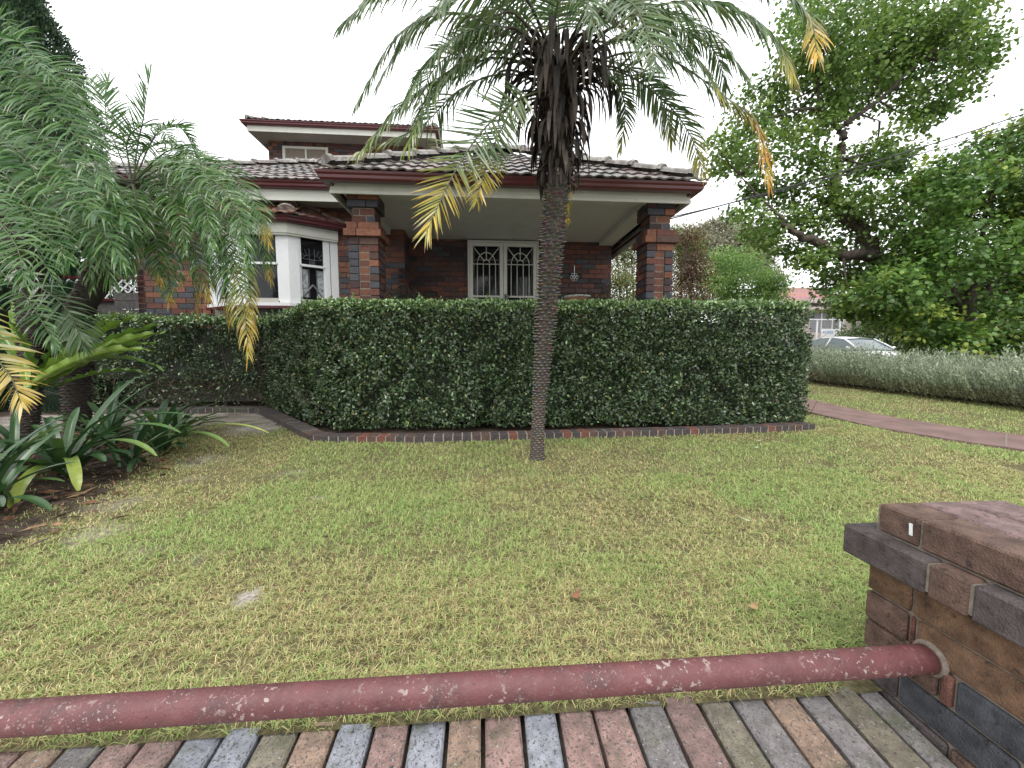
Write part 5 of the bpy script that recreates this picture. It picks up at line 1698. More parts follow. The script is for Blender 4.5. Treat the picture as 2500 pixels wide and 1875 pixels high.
# ------------------------------------------------------------------ bird's nest fern and strap-leaved clumps
def strap(parent, p0, az, el, length, width, droop, c, name='leaf', tipcol=None, wavy=0.0, blunt=True, roll=0.0, n=14, m=None, keel=0.18):
    P = [np.array(p0, float)]; e = el
    hz = np.array([math.cos(az), math.sin(az), 0])
    for k in range(n - 1):
        d = hz * math.cos(e) + np.array([0, 0, math.sin(e)])
        P.append(P[-1] + d * length / (n - 1)); e -= droop / (n - 1) * (0.6 + 0.8 * k / n)
        if P[-1][2] < gz(P[-1][1]) + 0.012: P[-1][2] = gz(P[-1][1]) + 0.012; e = max(e, 0.0)
    P = np.array(P); T = unit(np.gradient(P, axis=0)); side0 = np.array([-hz[1], hz[0], 0])
    mb = MB(); J = 7
    ph = random.uniform(0, 6)
    for k in range(n):
        f = k / (n - 1)
        w = width / 2 * (min(1, 0.5 + 1.8 * f) * (1 if f < 0.72 else (max(0.0, 1 - ((f - 0.72) / 0.29) ** 2) ** 0.5 if blunt else max(0.03, 1 - ((f - 0.72) / 0.28) ** 1.2))))
        s = side0 * math.cos(roll) + np.cross(T[k], side0) * math.sin(roll); s = unit(s - T[k] * (s @ T[k])); nn = np.cross(s, T[k])
        if nn[2] < 0: nn = -nn
        for j in range(J):
            a = j / (J - 1) * 2 - 1
            wob = wavy * width * math.sin(f * 46 + ph + (0 if a > 0 else 1.4)) * a * a
            mb.v.append(tuple(P[k] + s * w * a + nn * (abs(a) * w * keel * 2 + wob)))
            kk = 1.12 if j == 3 else 1.0
            cc = np.array(c) * kk
            if tipcol is not None: cc = cc + (np.array(tipcol) - cc) * min(1, max(0, (f - 0.25) * 1.5))
            mb.c.append(tuple(cc))
    for k in range(n - 1):
        for j in range(J - 1): mb.f.append((k * J + j, k * J + j + 1, (k + 1) * J + j + 1, (k + 1) * J + j))
    return mb.build(name, m or M['strap_leaf'], parent, True)


fern = thing('birds_nest_fern', Vector(at(90, 960, 3.55)), "bright green bird's nest fern with long wavy fronds beside the thin hedge", 'fern')
fb = at(95, 945, 3.4)
for (tx, ty, dd, w, dr) in ((295, 775, 3.5, 0.12, 0.25), (346, 792, 3.4, 0.13, 0.3), (388, 811, 3.3, 0.13, 0.35), (384, 843, 3.2, 0.12, 0.4), (384, 871, 3.1, 0.12, 0.45), (390, 893, 3.0, 0.11, 0.5), (404, 966, 2.95, 0.10, 0.75),
                        (179, 770, 3.6, 0.13, 0.2), (60, 740, 3.7, 0.12, 0.2), (-20, 790, 3.5, 0.12, 0.3), (230, 800, 3.9, 0.12, 0.3), (330, 935, 3.6, 0.11, 0.8), (30, 800, 3.0, 0.12, 0.4), (120, 745, 3.9, 0.11, 0.2)):
    t_ = at(tx, ty, dd); v = t_ - fb; L = np.linalg.norm(v); az = math.atan2(v[1], v[0]); el = math.asin(v[2] / L)
    strap(fern, fb + np.array([random.gauss(0, .05), random.gauss(0, .05), random.gauss(0, .02)]), az, el + dr * 0.55, L * 1.04, w * 0.72, dr, random.choice(((0.12, 0.22, 0.03), (0.22, 0.34, 0.06), (0.16, 0.27, 0.035), (0.09, 0.17, 0.028))), 'frond', wavy=0.2, blunt=False, roll=random.uniform(-0.9, 0.1), n=30, m=M['strap_leaf'], keel=0.3)

DG = ((0.034, 0.080, 0.026), (0.045, 0.098, 0.032), (0.028, 0.066, 0.026))
LGc = ((0.06, 0.13, 0.03), (0.09, 0.17, 0.04))


def clivia(loc, label, n, sc_=1.0, special=()):
    x, y = loc
    root = thing('clivia', (x, y, gz(y)), label, 'clivia plant', 'strap-leaved clivias under the palms')
    for k in range(n):
        az = 2 * math.pi * k / n * 1.0 + random.gauss(0, 0.25)
        el = random.uniform(0.5, 1.35)
        c = random.choice(DG)
        strap(root, (x + random.gauss(0, .03), y + random.gauss(0, .03), gz(y) + 0.02), az, el, random.uniform(0.42, 0.62) * sc_, random.uniform(0.042, 0.058) * sc_, random.uniform(0.7, 1.7), c, tipcol=(0.10, 0.17, 0.045) if random.random() < 0.2 else None)
    for (az, el, L, w, dr, c, tc) in special:
        strap(root, (x, y, gz(y) + 0.05), az, el, L, w, dr, c, tipcol=tc)
    return root


YG = (0.30, 0.36, 0.06)
clivia((-2.88, 2.84), 'big clivia nearest the lawn with two yellow-green leaves flopping forward', 20, 1.05,
       ((-1.15, 0.55, 0.70, 0.062, 1.9, (0.10, 0.18, 0.045), YG), (-0.72, 0.7, 0.66, 0.06, 2.0, (0.10, 0.18, 0.045), YG), (0.05, 0.95, 0.85, 0.06, 1.7, (0.04, 0.10, 0.04), (0.09, 0.17, 0.05)), (-0.2, 0.8, 0.80, 0.055, 1.7, (0.05, 0.11, 0.04), (0.16, 0.24, 0.06)),
        (0.3, 1.0, 0.85, 0.055, 1.5, (0.03, 0.08, 0.035), (0.06, 0.14, 0.05)), (1.2, 1.15, 0.75, 0.07, 0.5, DG[1], None), (0.7, 1.1, 0.78, 0.066, 0.6, DG[0], None)))
clivia((-2.72, 2.25), 'clivia cut off by the photo edge at the front of the bed', 14, 0.95)
clivia((-2.62, 3.02), 'low clivia filling the space beside the biggest clump', 13, 0.8)
clivia((-2.95, 2.45), 'dark clivia at the very front of the bed near the photo edge', 15, 0.95, ((-0.8, 0.5, 0.5, 0.05, 1.6, DG[0], (0.08, 0.16, 0.04)),))
clivia((-2.72, 3.42), 'spreading clivia whose long leaf points out over the lawn', 18, 1.0, ((-0.05, 0.55, 0.95, 0.045, 1.15, (0.06, 0.13, 0.04), (0.32, 0.38, 0.07)), (-0.35, 0.55, 0.8, 0.05, 1.3, (0.05, 0.11, 0.04), (0.16, 0.24, 0.06)), (0.4, 0.8, 0.7, 0.05, 1.0, DG[1], None)))
clivia((-3.35, 3.65), 'upright clivia in front of the fern fronds', 16, 1.0, ((0.6, 1.3, 0.62, 0.06, 0.4, DG[1], None), (1.9, 1.2, 0.6, 0.06, 0.4, DG[0], None), (1.0, 1.4, 0.6, 0.05, 0.3, DG[2], None)))
clivia((-2.95, 3.95), 'clivia at the back of the clump beside the sandy soil', 15, 0.85)
clivia((-3.5, 3.15), 'clivia in deep shade at the foot of the near palm', 14, 0.95)
clivia((-3.35, 2.75), 'small shaded clivia between the front clump and the near palm', 13, 0.85)

# leaf litter under the clump
P, A, C = [], [], []
n = 1500
x = RNG.uniform(-4.2, -1.75, n); y = RNG.uniform(1.5, 4.4, n)
k = (left_edge_x(y) + 0.10 + RNG.normal(0, 0.12, n) > x)
x, y = x[k], y[k]; n = len(x)
P = np.stack([x, y, 0.03 * (y - 0.95) + 0.012 + RNG.random(n) * 0.02], 1); A = rnd_dir(n); A[:, 2] *= 0.25; A = unit(A)
L = RNG.uniform(0.03, 0.13, n)
o = link('leaf_litter', leaf_mesh('leaf_litter', P, A, rnd_dir(n, 2.0), L, L * RNG.uniform(0.08, 0.4, n), pal(n, [(0.16, 0.085, 0.05), (0.10, 0.065, 0.045), (0.22, 0.14, 0.08), (0.07, 0.05, 0.04)])), M['dead'])
tag(o, 'brown fallen leaves and twigs under the clivias', None, None, 'stuff')
for i, (x, y, a, s, c) in enumerate(((2.34, 3.11, 0.4, 0.07, (0.30, 0.36, 0.24)), (2.54, 3.32, 1.2, 0.05, (0.5, 0.46, 0.36)), (1.36, 1.81, 2.0, 0.06, (0.32, 0.36, 0.22)), (1.62, 3.5, 0.2, 0.06, (0.45, 0.4, 0.25)), (0.32, 1.29, 1.0, 0.05, (0.22, 0.10, 0.06)), (0.92, 1.19, 0.8, 0.05, (0.3, 0.2, 0.1)))):
    nm = 'fallen_leaf'
    A = np.array([[math.cos(a), math.sin(a), 0.1]]); 
    o = link(nm, leaf_mesh(nm, np.array([[x, y, gz(y) + 0.035]]), unit(A), np.array([[0.1, 0.1, 1.0]]), np.array([s]), np.array([s * 0.5]), np.array([c]), 'broad'), M['dead'])
    tag(o, ('pale grey-green leaf lying on the lawn right of the palm', 'cream leaf lying on the lawn furthest toward the path', 'grey-green leaf lying on the lawn by the brick pillar', 'tan leaf lying on grass just before the brick edging',
            'small red-brown leaf on the grass above the rail', 'light brown leaf on grass close to the pipe rail')[i], 'fallen leaf')

# ------------------------------------------------------------------ trees and shrubs
def tree(name, loc, label, cat, trunks, clumps, depth, dspread, leaf, palette, wts=None, twigs_=15, per=26, flat=0.55, group=None, shape='broad', limb=True, core_c=(0.07, 0.058, 0.048), seed=1, up=0.9, aspect=0.9, limb_r=0.03, density=1.0, newtips=None):
    """trunks: (photo points in 2212 px, depth list or number, r0, r1); clumps: (x, y, r) in 2212 px around that depth"""
    rg = np.random.default_rng(seed)
    root = thing(name, Vector(loc), label, cat, group)
    mb = MB(); skel = []
    for (pts, d, r0, r1) in trunks:
        dl = d if hasattr(d, '__len__') else [d] * len(pts)
        q = bez([at(x * S_, y * S_, dd) for (x, y), dd in zip(pts, dl)], 5 * len(pts))
        q[1:-1] += rg.normal(0, r1 * 0.5, q[1:-1].shape)
        mb.tube([tuple(p) for p in q], list(np.linspace(r0, r1, len(q))), 9, core_c)
        skel += list(q)
    skel = np.array(skel)
    P, A, N, C, Ls = [], [], [], [], []
    for (cx, cy, cr) in clumps:
        d = depth + rg.uniform(-dspread, dspread)
        c = at(cx * S_, cy * S_, d); r = cr / 831 * d
        if limb:
            j = np.argmin(np.linalg.norm(skel - c, axis=1) + 0.6 * np.maximum(0, skel[:, 2] - c[2]))
            s0 = skel[j]; mid = (s0 + c) / 2 + np.array([0, 0, -0.08 * np.linalg.norm(c - s0)]) + rg.normal(0, 0.05, 3)
            qq = bez([s0, mid, c], 9)
            mb.tube([tuple(p) for p in qq], list(np.linspace(limb_r, limb_r * 0.25, 9)), 5, core_c)
        m = int(twigs_ * density * max(0.45, (r / 0.9) ** 2))
        v = unit(rg.normal(size=(m, 3))) * (rg.random((m, 1)) ** 0.45)
        tc = c + v * r * np.array([1.08, 1.08, 0.9])
        for t in tc:
            k = per
            off = rg.normal(size=(k, 3)) * np.array([1, 1, flat]) * (0.17 * max(0.5, r) + leaf * 0.9)
            p = t + off
            P.append(p)
            rad = unit((p - c) * np.array([1, 1, 0.6]) + 1e-6)
            a = unit(rad * 0.7 + rg.normal(size=(k, 3)) * 0.6 + np.array([0, 0, -0.45]))
            A.append(a); N.append(unit(rg.normal(size=(k, 3)) * 0.5 + rad * 0.35 + np.array([0, 0, up])))
            base = np.array(palette)[rg.choice(len(palette), p=None if wts is None else np.array(wts) / sum(wts))]
            cc = base * rg.uniform(0.75, 1.3, (k, 1))
            if newtips is not None and rg.random() < newtips[1]: cc = np.array(newtips[0]) * rg.uniform(0.8, 1.25, (k, 1))
            C.append(cc); Ls.append(leaf * rg.uniform(0.7, 1.3, k))
    mb.build('trunk', M['bark'], root, True)
    P, A, N, C, Ls = map(np.concatenate, (P, A, N, C, Ls))
    link('crown', leaf_mesh('crown', P, A, N, Ls, Ls * aspect, C, shape), M['leaf'], root)
    return root


MAPLE = ((0.106, 0.190, 0.034), (0.140, 0.230, 0.040), (0.084, 0.157, 0.034), (0.168, 0.252, 0.047))
C1 = [(1800, 60, 95), (1760, 20, 70), (1895, 35, 100), (2010, 40, 90), (1765, 120, 55), (1840, 150, 80), (1945, 150, 80), (2055, 100, 70), (2118, 80, 45), (1995, 205, 55), (2070, 165, 55), (1705, 165, 40), (2130, 120, 30), (1900, 100, 70), (2090, 30, 50),
      (1655, 215, 55), (1620, 250, 45), (1700, 255, 55), (1555, 325, 38), (1600, 350, 48), (1655, 325, 55), (1725, 320, 55), (1880, 330, 45), (1945, 300, 45), (1985, 250, 38), (1935, 350, 35), (1780, 250, 45), (1830, 235, 35), (1740, 420, 50), (1680, 410, 45),
      (1620, 410, 35), (1625, 470, 42), (1700, 480, 52), (1780, 440, 55), (1850, 420, 50), (1800, 510, 55), (1655, 505, 35), (1715, 540, 35), (1900, 470, 60), (1870, 550, 52), (1960, 430, 50), (1760, 560, 30), (1795, 610, 35), (1780, 200, 45), (1860, 190, 50), (1960, 80, 80), (1840, 370, 40), (1760, 365, 45),
      (1850, 665, 34), (1888, 672, 36), (1838, 635, 34), (1822, 668, 18), (1905, 600, 52), (1950, 655, 52), (1870, 640, 38), (1950, 690, 34), (2005, 735, 42), (1830, 600, 30), (2010, 600, 70), (1960, 540, 65), (2040, 480, 70), (2060, 690, 60)]
t1 = [([(2010, 800), (1985, 740), (1945, 690), (1915, 600), (1895, 560), (1860, 500), (1808, 430), (1812, 345), (1822, 300), (1815, 276)], [10.2] * 10, 0.28, 0.07),
      ([(1900, 565), (1872, 550), (1812, 552), (1765, 523), (1720, 505), (1690, 480)], [10.2, 10, 9.9, 9.8, 9.7, 9.6], 0.17, 0.05),
      ([(1815, 278), (1775, 246), (1752, 236), (1718, 236)], [10.2, 10, 9.9, 9.8], 0.07, 0.03), ([(1772, 244), (1767, 210), (1766, 150)], [10, 10, 10], 0.045, 0.02),
      ([(1824, 268), (1856, 246), (1897, 217), (1950, 168), (2010, 110)], [10.2, 10.1, 10, 9.8, 9.6], 0.075, 0.02), ([(1856, 246), (1900, 262)], [10.1, 9.9], 0.03, 0.012),
      ([(1700, 480), (1646, 430), (1596, 376)], [9.6, 9.6, 9.6], 0.04, 0.012), ([(1897, 217), (1900, 120), (1905, 30)], [10, 10.2, 10.4], 0.05, 0.02), ([(1945, 690), (2000, 600), (2040, 500)], [10.2, 10.6, 10.8], 0.12, 0.05)]
big = at(2010 * S_, 815 * S_, 10.2); big[2] = gz(9)
tree('street_tree', big, 'tall broad-leaved street tree with forked dark limbs rising behind the grey hedge', 'tree', t1, C1, 10.2, 1.0, 0.088, MAPLE, (3, 3, 3, 1), 33, 36, seed=3, newtips=((0.16, 0.23, 0.05), 0.12))
C2 = [(1960, 650, 50), (1958, 684, 40), (1998, 704, 48), (1915, 625, 42), (1975, 560, 45), (1995, 505, 50), (1930, 590, 40), (2000, 400, 50), (2060, 370, 52), (2130, 335, 55), (2190, 300, 55), (2215, 380, 70), (2100, 430, 65), (2180, 450, 65), (2030, 460, 60), (2060, 550, 70), (2140, 540, 75), (2210, 530, 60), (1990, 590, 50), (2030, 650, 60), (2100, 660, 70), (2170, 690, 65),
      (2075, 735, 52), (2150, 745, 45), (2210, 745, 45), (2010, 750, 26), (2300, 600, 100), (2290, 430, 100), (2310, 720, 80), (2250, 660, 50), (2260, 300, 70), (2025, 740, 35), (2120, 610, 60), (2230, 600, 45), (2050, 420, 45), (2160, 380, 55), (2240, 470, 60)]
t2 = [([(2075, 830), (2085, 740), (2095, 640), (2120, 520), (2150, 400)], 8.9, 0.16, 0.05), ([(2090, 680), (2160, 590), (2230, 480)], [8.9, 9, 9.2], 0.09, 0.03), ([(2092, 690), (2040, 600), (2010, 520)], [8.9, 9, 9], 0.07, 0.03), ([(2088, 720), (2160, 690), (2260, 660)], [8.9, 8.7, 8.6], 0.06, 0.02)]
low = at(2075 * S_, 840 * S_, 8.9); low[2] = gz(9)
tree('street_tree', low, 'lower dense broad-leaved tree with pale new leaf tips at the right photo edge', 'tree', t2, C2, 8.9, 0.9, 0.085, ((0.095, 0.185, 0.034), (0.125, 0.23, 0.04), (0.07, 0.145, 0.032)), None, 40, 40, seed=5, newtips=((0.26, 0.34, 0.06), 0.14))

# shrubs seen beyond and beside the porch
def bush(name, px, py, base_y, dep, label, cat, clumps, leaf, palette, **kw):
    loc = at(px * S_, base_y * S_, dep); loc[2] = gz(loc[1])
    kw.setdefault('density', 4.0)
    return tree(name, loc, label, cat, kw.pop('trunks', [([(px, base_y), (px + 3, (base_y + py) / 2), (px, py)], dep, 0.05, 0.02)]), clumps, dep, kw.pop('ds', 0.3), leaf, palette, **kw)


YG_ = ((0.16, 0.19, 0.05), (0.20, 0.22, 0.07), (0.12, 0.15, 0.045), (0.24, 0.25, 0.09))
bush('screening_shrub', 1345, 560, 800, 9.0, 'tall yellow-green screening shrub glimpsed between the porch wall and column', 'shrub', [(1345, 530, 32), (1335, 570, 35), (1360, 560, 30), (1345, 610, 38), (1370, 610, 30), (1340, 650, 38), (1365, 655, 34), (1375, 520, 22), (1330, 610, 26), (1355, 690, 40), (1310, 660, 30), (1380, 700, 40)],
     0.05, YG_, twigs_=26, per=30, shape='rhomb', seed=8, aspect=0.5, trunks=[([(x, 800), (x + 4, 650), (x - 3, 540)], 9.0, 0.03, 0.012) for x in (1335, 1350, 1365)])
bush('screening_shrub', 1470, 560, 800, 10.0, 'tall yellow-green screening shrub just right of the porch corner column', 'shrub', [(1465, 530, 26), (1480, 515, 24), (1462, 565, 28), (1485, 555, 28), (1468, 605, 30), (1490, 600, 26), (1462, 645, 32), (1500, 530, 22), (1475, 690, 38), (1505, 575, 24), (1458, 500, 14)],
     0.05, YG_, twigs_=26, per=30, shape='rhomb', seed=9, aspect=0.5)
bush('copper_shrub', 1490, 600, 800, 8.6, 'narrow brown copper-leaved shrub rising above the hedge right of the porch', 'shrub', [(1496, 555, 18), (1490, 575, 22), (1502, 590, 22), (1483, 605, 24), (1500, 625, 24), (1484, 640, 26), (1508, 650, 20), (1490, 680, 34), (1487, 510, 6)],
     0.065, ((0.13, 0.07, 0.035), (0.09, 0.05, 0.03), (0.17, 0.10, 0.05), (0.06, 0.05, 0.03)), twigs_=40, per=14, density=2.2, shape='rhomb', seed=10, aspect=0.42)
bush('garden_tree', 1590, 600, 790, 14.0, 'rounded lime green tree above the hedge with feathery foliage', 'tree', [(1575, 560, 32), (1610, 560, 30), (1545, 590, 32), (1590, 595, 38), (1635, 590, 28), (1555, 630, 36), (1605, 635, 40), (1650, 625, 28), (1580, 660, 40), (1640, 655, 36), (1535, 650, 30), (1675, 610, 18), (1530, 610, 22), (1668, 640, 24)],
     0.10, ((0.24, 0.38, 0.10), (0.30, 0.45, 0.13), (0.16, 0.29, 0.075)), twigs_=20, per=32, shape='rhomb', seed=11, aspect=0.45, ds=0.8)
bush('gum_tree', 1570, 520, 800, 30.0, 'hazy olive gum tree far behind the lime green tree', 'tree', [(1520, 505, 28), (1560, 495, 26), (1600, 510, 26), (1640, 515, 24), (1540, 535, 30), (1590, 545, 32), (1630, 560, 26), (1500, 540, 22), (1650, 545, 20), (1480, 530, 18), (1655, 590, 22), (1575, 580, 30)],
     0.28, ((0.27, 0.26, 0.18), (0.31, 0.30, 0.21), (0.23, 0.23, 0.16)), twigs_=12, per=40, density=3.0, shape='rhomb', seed=12, aspect=0.4, ds=2.0, trunks=[([(1570, 800), (1572, 640), (1580, 520)], 30, 0.3, 0.1)])
bush('garden_tree', 1900, 700, 770, 27.0, 'dark green tree far off between the white cars and the street trees', 'tree', [(1850, 715, 22), (1880, 705, 26), (1915, 712, 26), (1945, 705, 30), (1975, 715, 28), (1900, 740, 30), (1945, 745, 30), (1860, 745, 26), (1985, 745, 30), (2010, 720, 30)],
     0.2, ((0.08, 0.13, 0.04), (0.11, 0.17, 0.05), (0.06, 0.10, 0.035)), twigs_=10, per=40, density=3.0, shape='rhomb', seed=33, aspect=0.5, ds=1.0, trunks=[([(1915, 775), (1917, 740), (1915, 700)], 27.0, 0.15, 0.05)])
bush('porch_shrub', 880, 645, 760, 5.2, 'small-leaved dark shrub in front of the porch wall, just above the hedge', 'shrub', [(868, 645, 20), (890, 650, 18), (915, 655, 18), (850, 655, 16), (900, 665, 24), (935, 662, 14), (870, 670, 26)],
     0.022, ((0.04, 0.065, 0.03), (0.06, 0.085, 0.04), (0.03, 0.05, 0.025)), twigs_=130, per=12, shape='rhomb', seed=13, aspect=0.5, ds=0.12, density=1.0, limb_r=0.006, core_c=(0.05, 0.045, 0.04), trunks=[([(882, 760), (880, 700), (884, 640), (880, 612)], 5.2, 0.012, 0.004), ([(882, 690), (895, 640), (905, 622)], 5.2, 0.008, 0.003)])
bush('porch_shrub', 1290, 645, 760, 6.0, 'thin dark shrub beside the pale-rimmed bowl on the porch', 'shrub', [(1280, 648, 14), (1300, 650, 14), (1318, 652, 12), (1270, 655, 12), (1295, 665, 22)],
     0.024, ((0.035, 0.055, 0.025), (0.05, 0.07, 0.03)), twigs_=120, per=12, shape='rhomb', seed=14, aspect=0.5, ds=0.1, density=1.0, limb_r=0.005, trunks=[([(1290, 760), (1292, 690), (1290, 640)], 6.0, 0.01, 0.004)])


def conifer(loc, H, rad, label, seed, n, pal_, size):
    rg = np.random.default_rng(seed)
    root = thing('conifer', Vector((loc[0], loc[1], gz(loc[1]))), label, 'conifer')
    b = MB(); b.tube([(loc[0], loc[1], 0), (loc[0], loc[1], H * 0.95)], [0.16, 0.03], 9, (0.06, 0.045, 0.036)); b.build('trunk', M['bark'], root)
    m = n
    z = rg.random(m) ** 0.9
    th = rg.uniform(0, 2 * math.pi, m)
    lump = 1 + 0.09 * np.sin(th * 5 + z * 19) + 0.06 * np.sin(th * 9 - z * 37)
    r = rad * (np.interp(z, [0, 0.15, 0.5, 1], [0.85, 1.0, 0.82, 0.05])) * lump * (1 - 0.35 * rg.random(m) ** 2.5)
    c = np.stack([loc[0] + r * np.cos(th), loc[1] + r * np.sin(th), 0.1 + z * H], 1)
    out = np.stack([np.cos(th), np.sin(th), np.zeros(m)], 1)
    P, A, N, C, L = [], [], [], [], []
    base = np.array(pal_)[rg.choice(len(pal_), m)]
    for k in range(9):
        off = rg.normal(size=(m, 3)) * size * 0.7
        a = unit(out * 0.6 + rg.normal(size=(m, 3)) * 0.35 + np.array([0, 0, 1.0]))
        P.append(c + off); A.append(a); N.append(unit(out + rg.normal(size=(m, 3)) * 0.5)); L.append(size * rg.uniform(0.8, 1.6, m)); C.append(base * rg.uniform(0.7, 1.4, (m, 1)))
    P, A, N, C, L = map(np.concatenate, (P, A, N, C, L))
    link('crown', leaf_mesh('crown', P, A, N, L, L * 0.4, C), M['leaf'], root)
    b = MB(); b.tube([(loc[0], loc[1], 0.1 + H * t) for t in (0, 0.15, 0.5, 0.97)], [rad * v * 0.66 for v in (0.85, 1.0, 0.82, 0.06)], 14, (0.012, 0.02, 0.01)); b.build('dark_core', M['attr'], root)
    return root


conifer((-9.9, 8.5), 11.5, 2.15, 'tall dense dark green conifer behind the palms at the top left corner', 21, 26000, ((0.026, 0.062, 0.022), (0.036, 0.08, 0.028), (0.02, 0.05, 0.02)), 0.07)
conifer((-5.75, 5.9), 1.75, 0.62, 'low rounded dark conifer shrub in front of the lattice fence', 22, 2600, ((0.02, 0.055, 0.024), (0.028, 0.07, 0.03)), 0.032)
conifer((-7.3, 6.0), 3.6, 1.25, 'broad dark conifer filling the gap behind the leaning palm trunk', 23, 5200, ((0.018, 0.05, 0.022), (0.024, 0.06, 0.027)), 0.05)

# ------------------------------------------------------------------ across the side street
def car(loc, rz, label):
    root = thing('parked_car', Vector(loc), label, 'car', 'white cars parked in the side street', rz)
    Mx = Matrix.Translation(loc) @ Matrix.Rotation(rz, 4, 'Z')
    def put(mb, name, m, parent, smooth=False):
        mb.v = [tuple(Mx @ Vector(p)) for p in mb.v]
        return mb.build(name, m, parent, smooth)
    # local: x forward, y left
    st = [(2.28, 0.30, 0.56, 0.55), (2.2, 0.24, 0.66, 0.78), (1.9, 0.20, 0.75, 0.86), (1.2, 0.18, 0.86, 0.89), (0.75, 0.18, 0.92, 0.89), (-0.6, 0.18, 0.94, 0.89), (-1.5, 0.18, 0.96, 0.88), (-2.0, 0.22, 0.98, 0.84), (-2.25, 0.28, 0.95, 0.76), (-2.32, 0.36, 0.80, 0.66)]
    b = MB()
    for (x, zb, zt, w) in st:
        for (fy, z) in ((-0.86, zb), (-1, zb + 0.16), (-1.0, zt - 0.2), (-0.95, zt - 0.04), (-0.8, zt), (0, zt + 0.025), (0.8, zt), (0.95, zt - 0.04), (1, zt - 0.2), (1, zb + 0.16), (0.86, zb)):
            b.v.append((x, fy * w, z)); b.c.append((1, 1, 1))
    n = 11
    for i in range(len(st) - 1):
        for k in range(n): b.f.append((i * n + k, i * n + (k + 1) % n, (i + 1) * n + (k + 1) % n, (i + 1) * n + k))
    b.f.append(tuple(range(n))[::-1]); b.f.append(tuple(range((len(st) - 1) * n, len(st) * n)))
    body = put(b, 'body', M['car_paint'], root, True)
    # glasshouse
    gh = [(0.95, 0.90, 0.78, 0.90), (0.25, 1.36, 0.62, 1.36), (-0.3, 1.44, 0.60, 1.44), (-0.9, 1.43, 0.59, 1.43), (-1.35, 1.34, 0.58, 1.34), (-1.95, 0.98, 0.70, 0.98)]
    b = MB()
    pr = [(0.90, 0.80), (0.25, 0.64), (-0.3, 0.615), (-0.9, 0.605), (-1.35, 0.60), (-1.9, 0.70)]
    for s in (-1, 1):
        pass
    base = [(0.93, 0.80), (0.75, 0.83), (-0.3, 0.84), (-0.9, 0.84), (-1.35, 0.82), (-1.92, 0.74)]
    topl = [(0.92, 0.79, 0.93), (0.22, 0.63, 1.36), (-0.3, 0.61, 1.44), (-0.9, 0.60, 1.43), (-1.32, 0.595, 1.35), (-1.9, 0.73, 0.99)]
    for (xb, yb), (xt, yt, zt) in zip(base, topl):
        for (y, z, x) in ((-yb, 0.93, xb), (-yt, zt, xt), (0, zt + 0.02, xt), (yt, zt, xt), (yb, 0.93, xb)):
            b.v.append((x, y, z)); b.c.append((1, 1, 1))
    for i in range(5):
        for k in range(4): b.f.append((i * 5 + k, i * 5 + k + 1, (i + 1) * 5 + k + 1, (i + 1) * 5 + k))
    put(b, 'windows', M['car_glass'], root)
    b = MB()
    for i in range(1, 5):
        (x, y, z) = topl[i]
        for (yy, zz) in ((-y - 0.012, z - 0.035), (-y + 0.03, z + 0.014), (0, z + 0.036), (y - 0.03, z + 0.014), (y + 0.012, z - 0.035)):
            b.v.append((x + (0.03 if i == 1 else -0.03 if i == 4 else 0), yy, zz)); b.c.append((1, 1, 1))
    for i in range(3):
        for k in range(4): b.f.append((i * 5 + k, i * 5 + k + 1, (i + 1) * 5 + k + 1, (i + 1) * 5 + k))
    put(b, 'roof', M['car_paint'], root, True)
    for s in (-1, 1):
        for pts_, r in (([(0.95, s * 0.80, 0.92), (0.6, s * 0.72, 1.16), (0.24, s * 0.64, 1.365)], 0.032), ([(-0.42, s * 0.845, 0.93), (-0.36, s * 0.62, 1.41)], 0.03), ([(-1.92, s * 0.74, 0.98), (-1.6, s * 0.68, 1.2), (-1.3, s * 0.60, 1.35)], 0.06), ([(-1.25, s * 0.83, 0.94), (-1.42, s * 0.66, 1.25)], 0.03)):
            b = MB(); b.tube(pts_, r, 6); put(b, 'pillar', M['car_paint'], root, True)
        b = MB(); b.tube([(0.72, s * 0.88, 0.98), (0.70, s * 0.99, 1.0), (0.68, s * 1.02, 1.0)], [0.03, 0.075, 0.06], 8); put(b, 'mirror', M['car_paint'], root, True)
        b = MB(); b.obox((2.12, s * 0.52 - 0.16, 0.58), (0.12, 0, 0.0), (0, 0.32, 0), (-0.03, 0, 0.12)); put(b, 'headlight', M['chrome'], root)
        b = MB(); b.obox((-2.30, s * 0.55 - 0.15, 0.72), (0.1, 0, 0), (0, 0.3, 0), (0.02, 0, 0.16)); put(b, 'tail_light', M['maroon'], root)
        for wx in (1.38, -1.35):
            b = MB(); b.tube([(wx, s * 0.70, 0.33), (wx, s * 0.90, 0.33)], 0.325, 20); wh = put(b, 'wheel', M['tyre'], root)
            b = MB(); b.tube([(wx, s * 0.88, 0.33), (wx, s * 0.912, 0.33)], [0.22, 0.19], 14); put(b, 'rim', M['chrome'], wh)
    return root


zc = -0.01
car((14.75, 14.4, zc + 0.09), -math.pi / 2 + 0.03, 'nearer white sedan showing its side windows between the hedge and the trees')
car((16.6, 20.4, zc + 0.24), -math.pi / 2 + 0.02, 'farther white sedan with only its roof and glass above the nearer car')

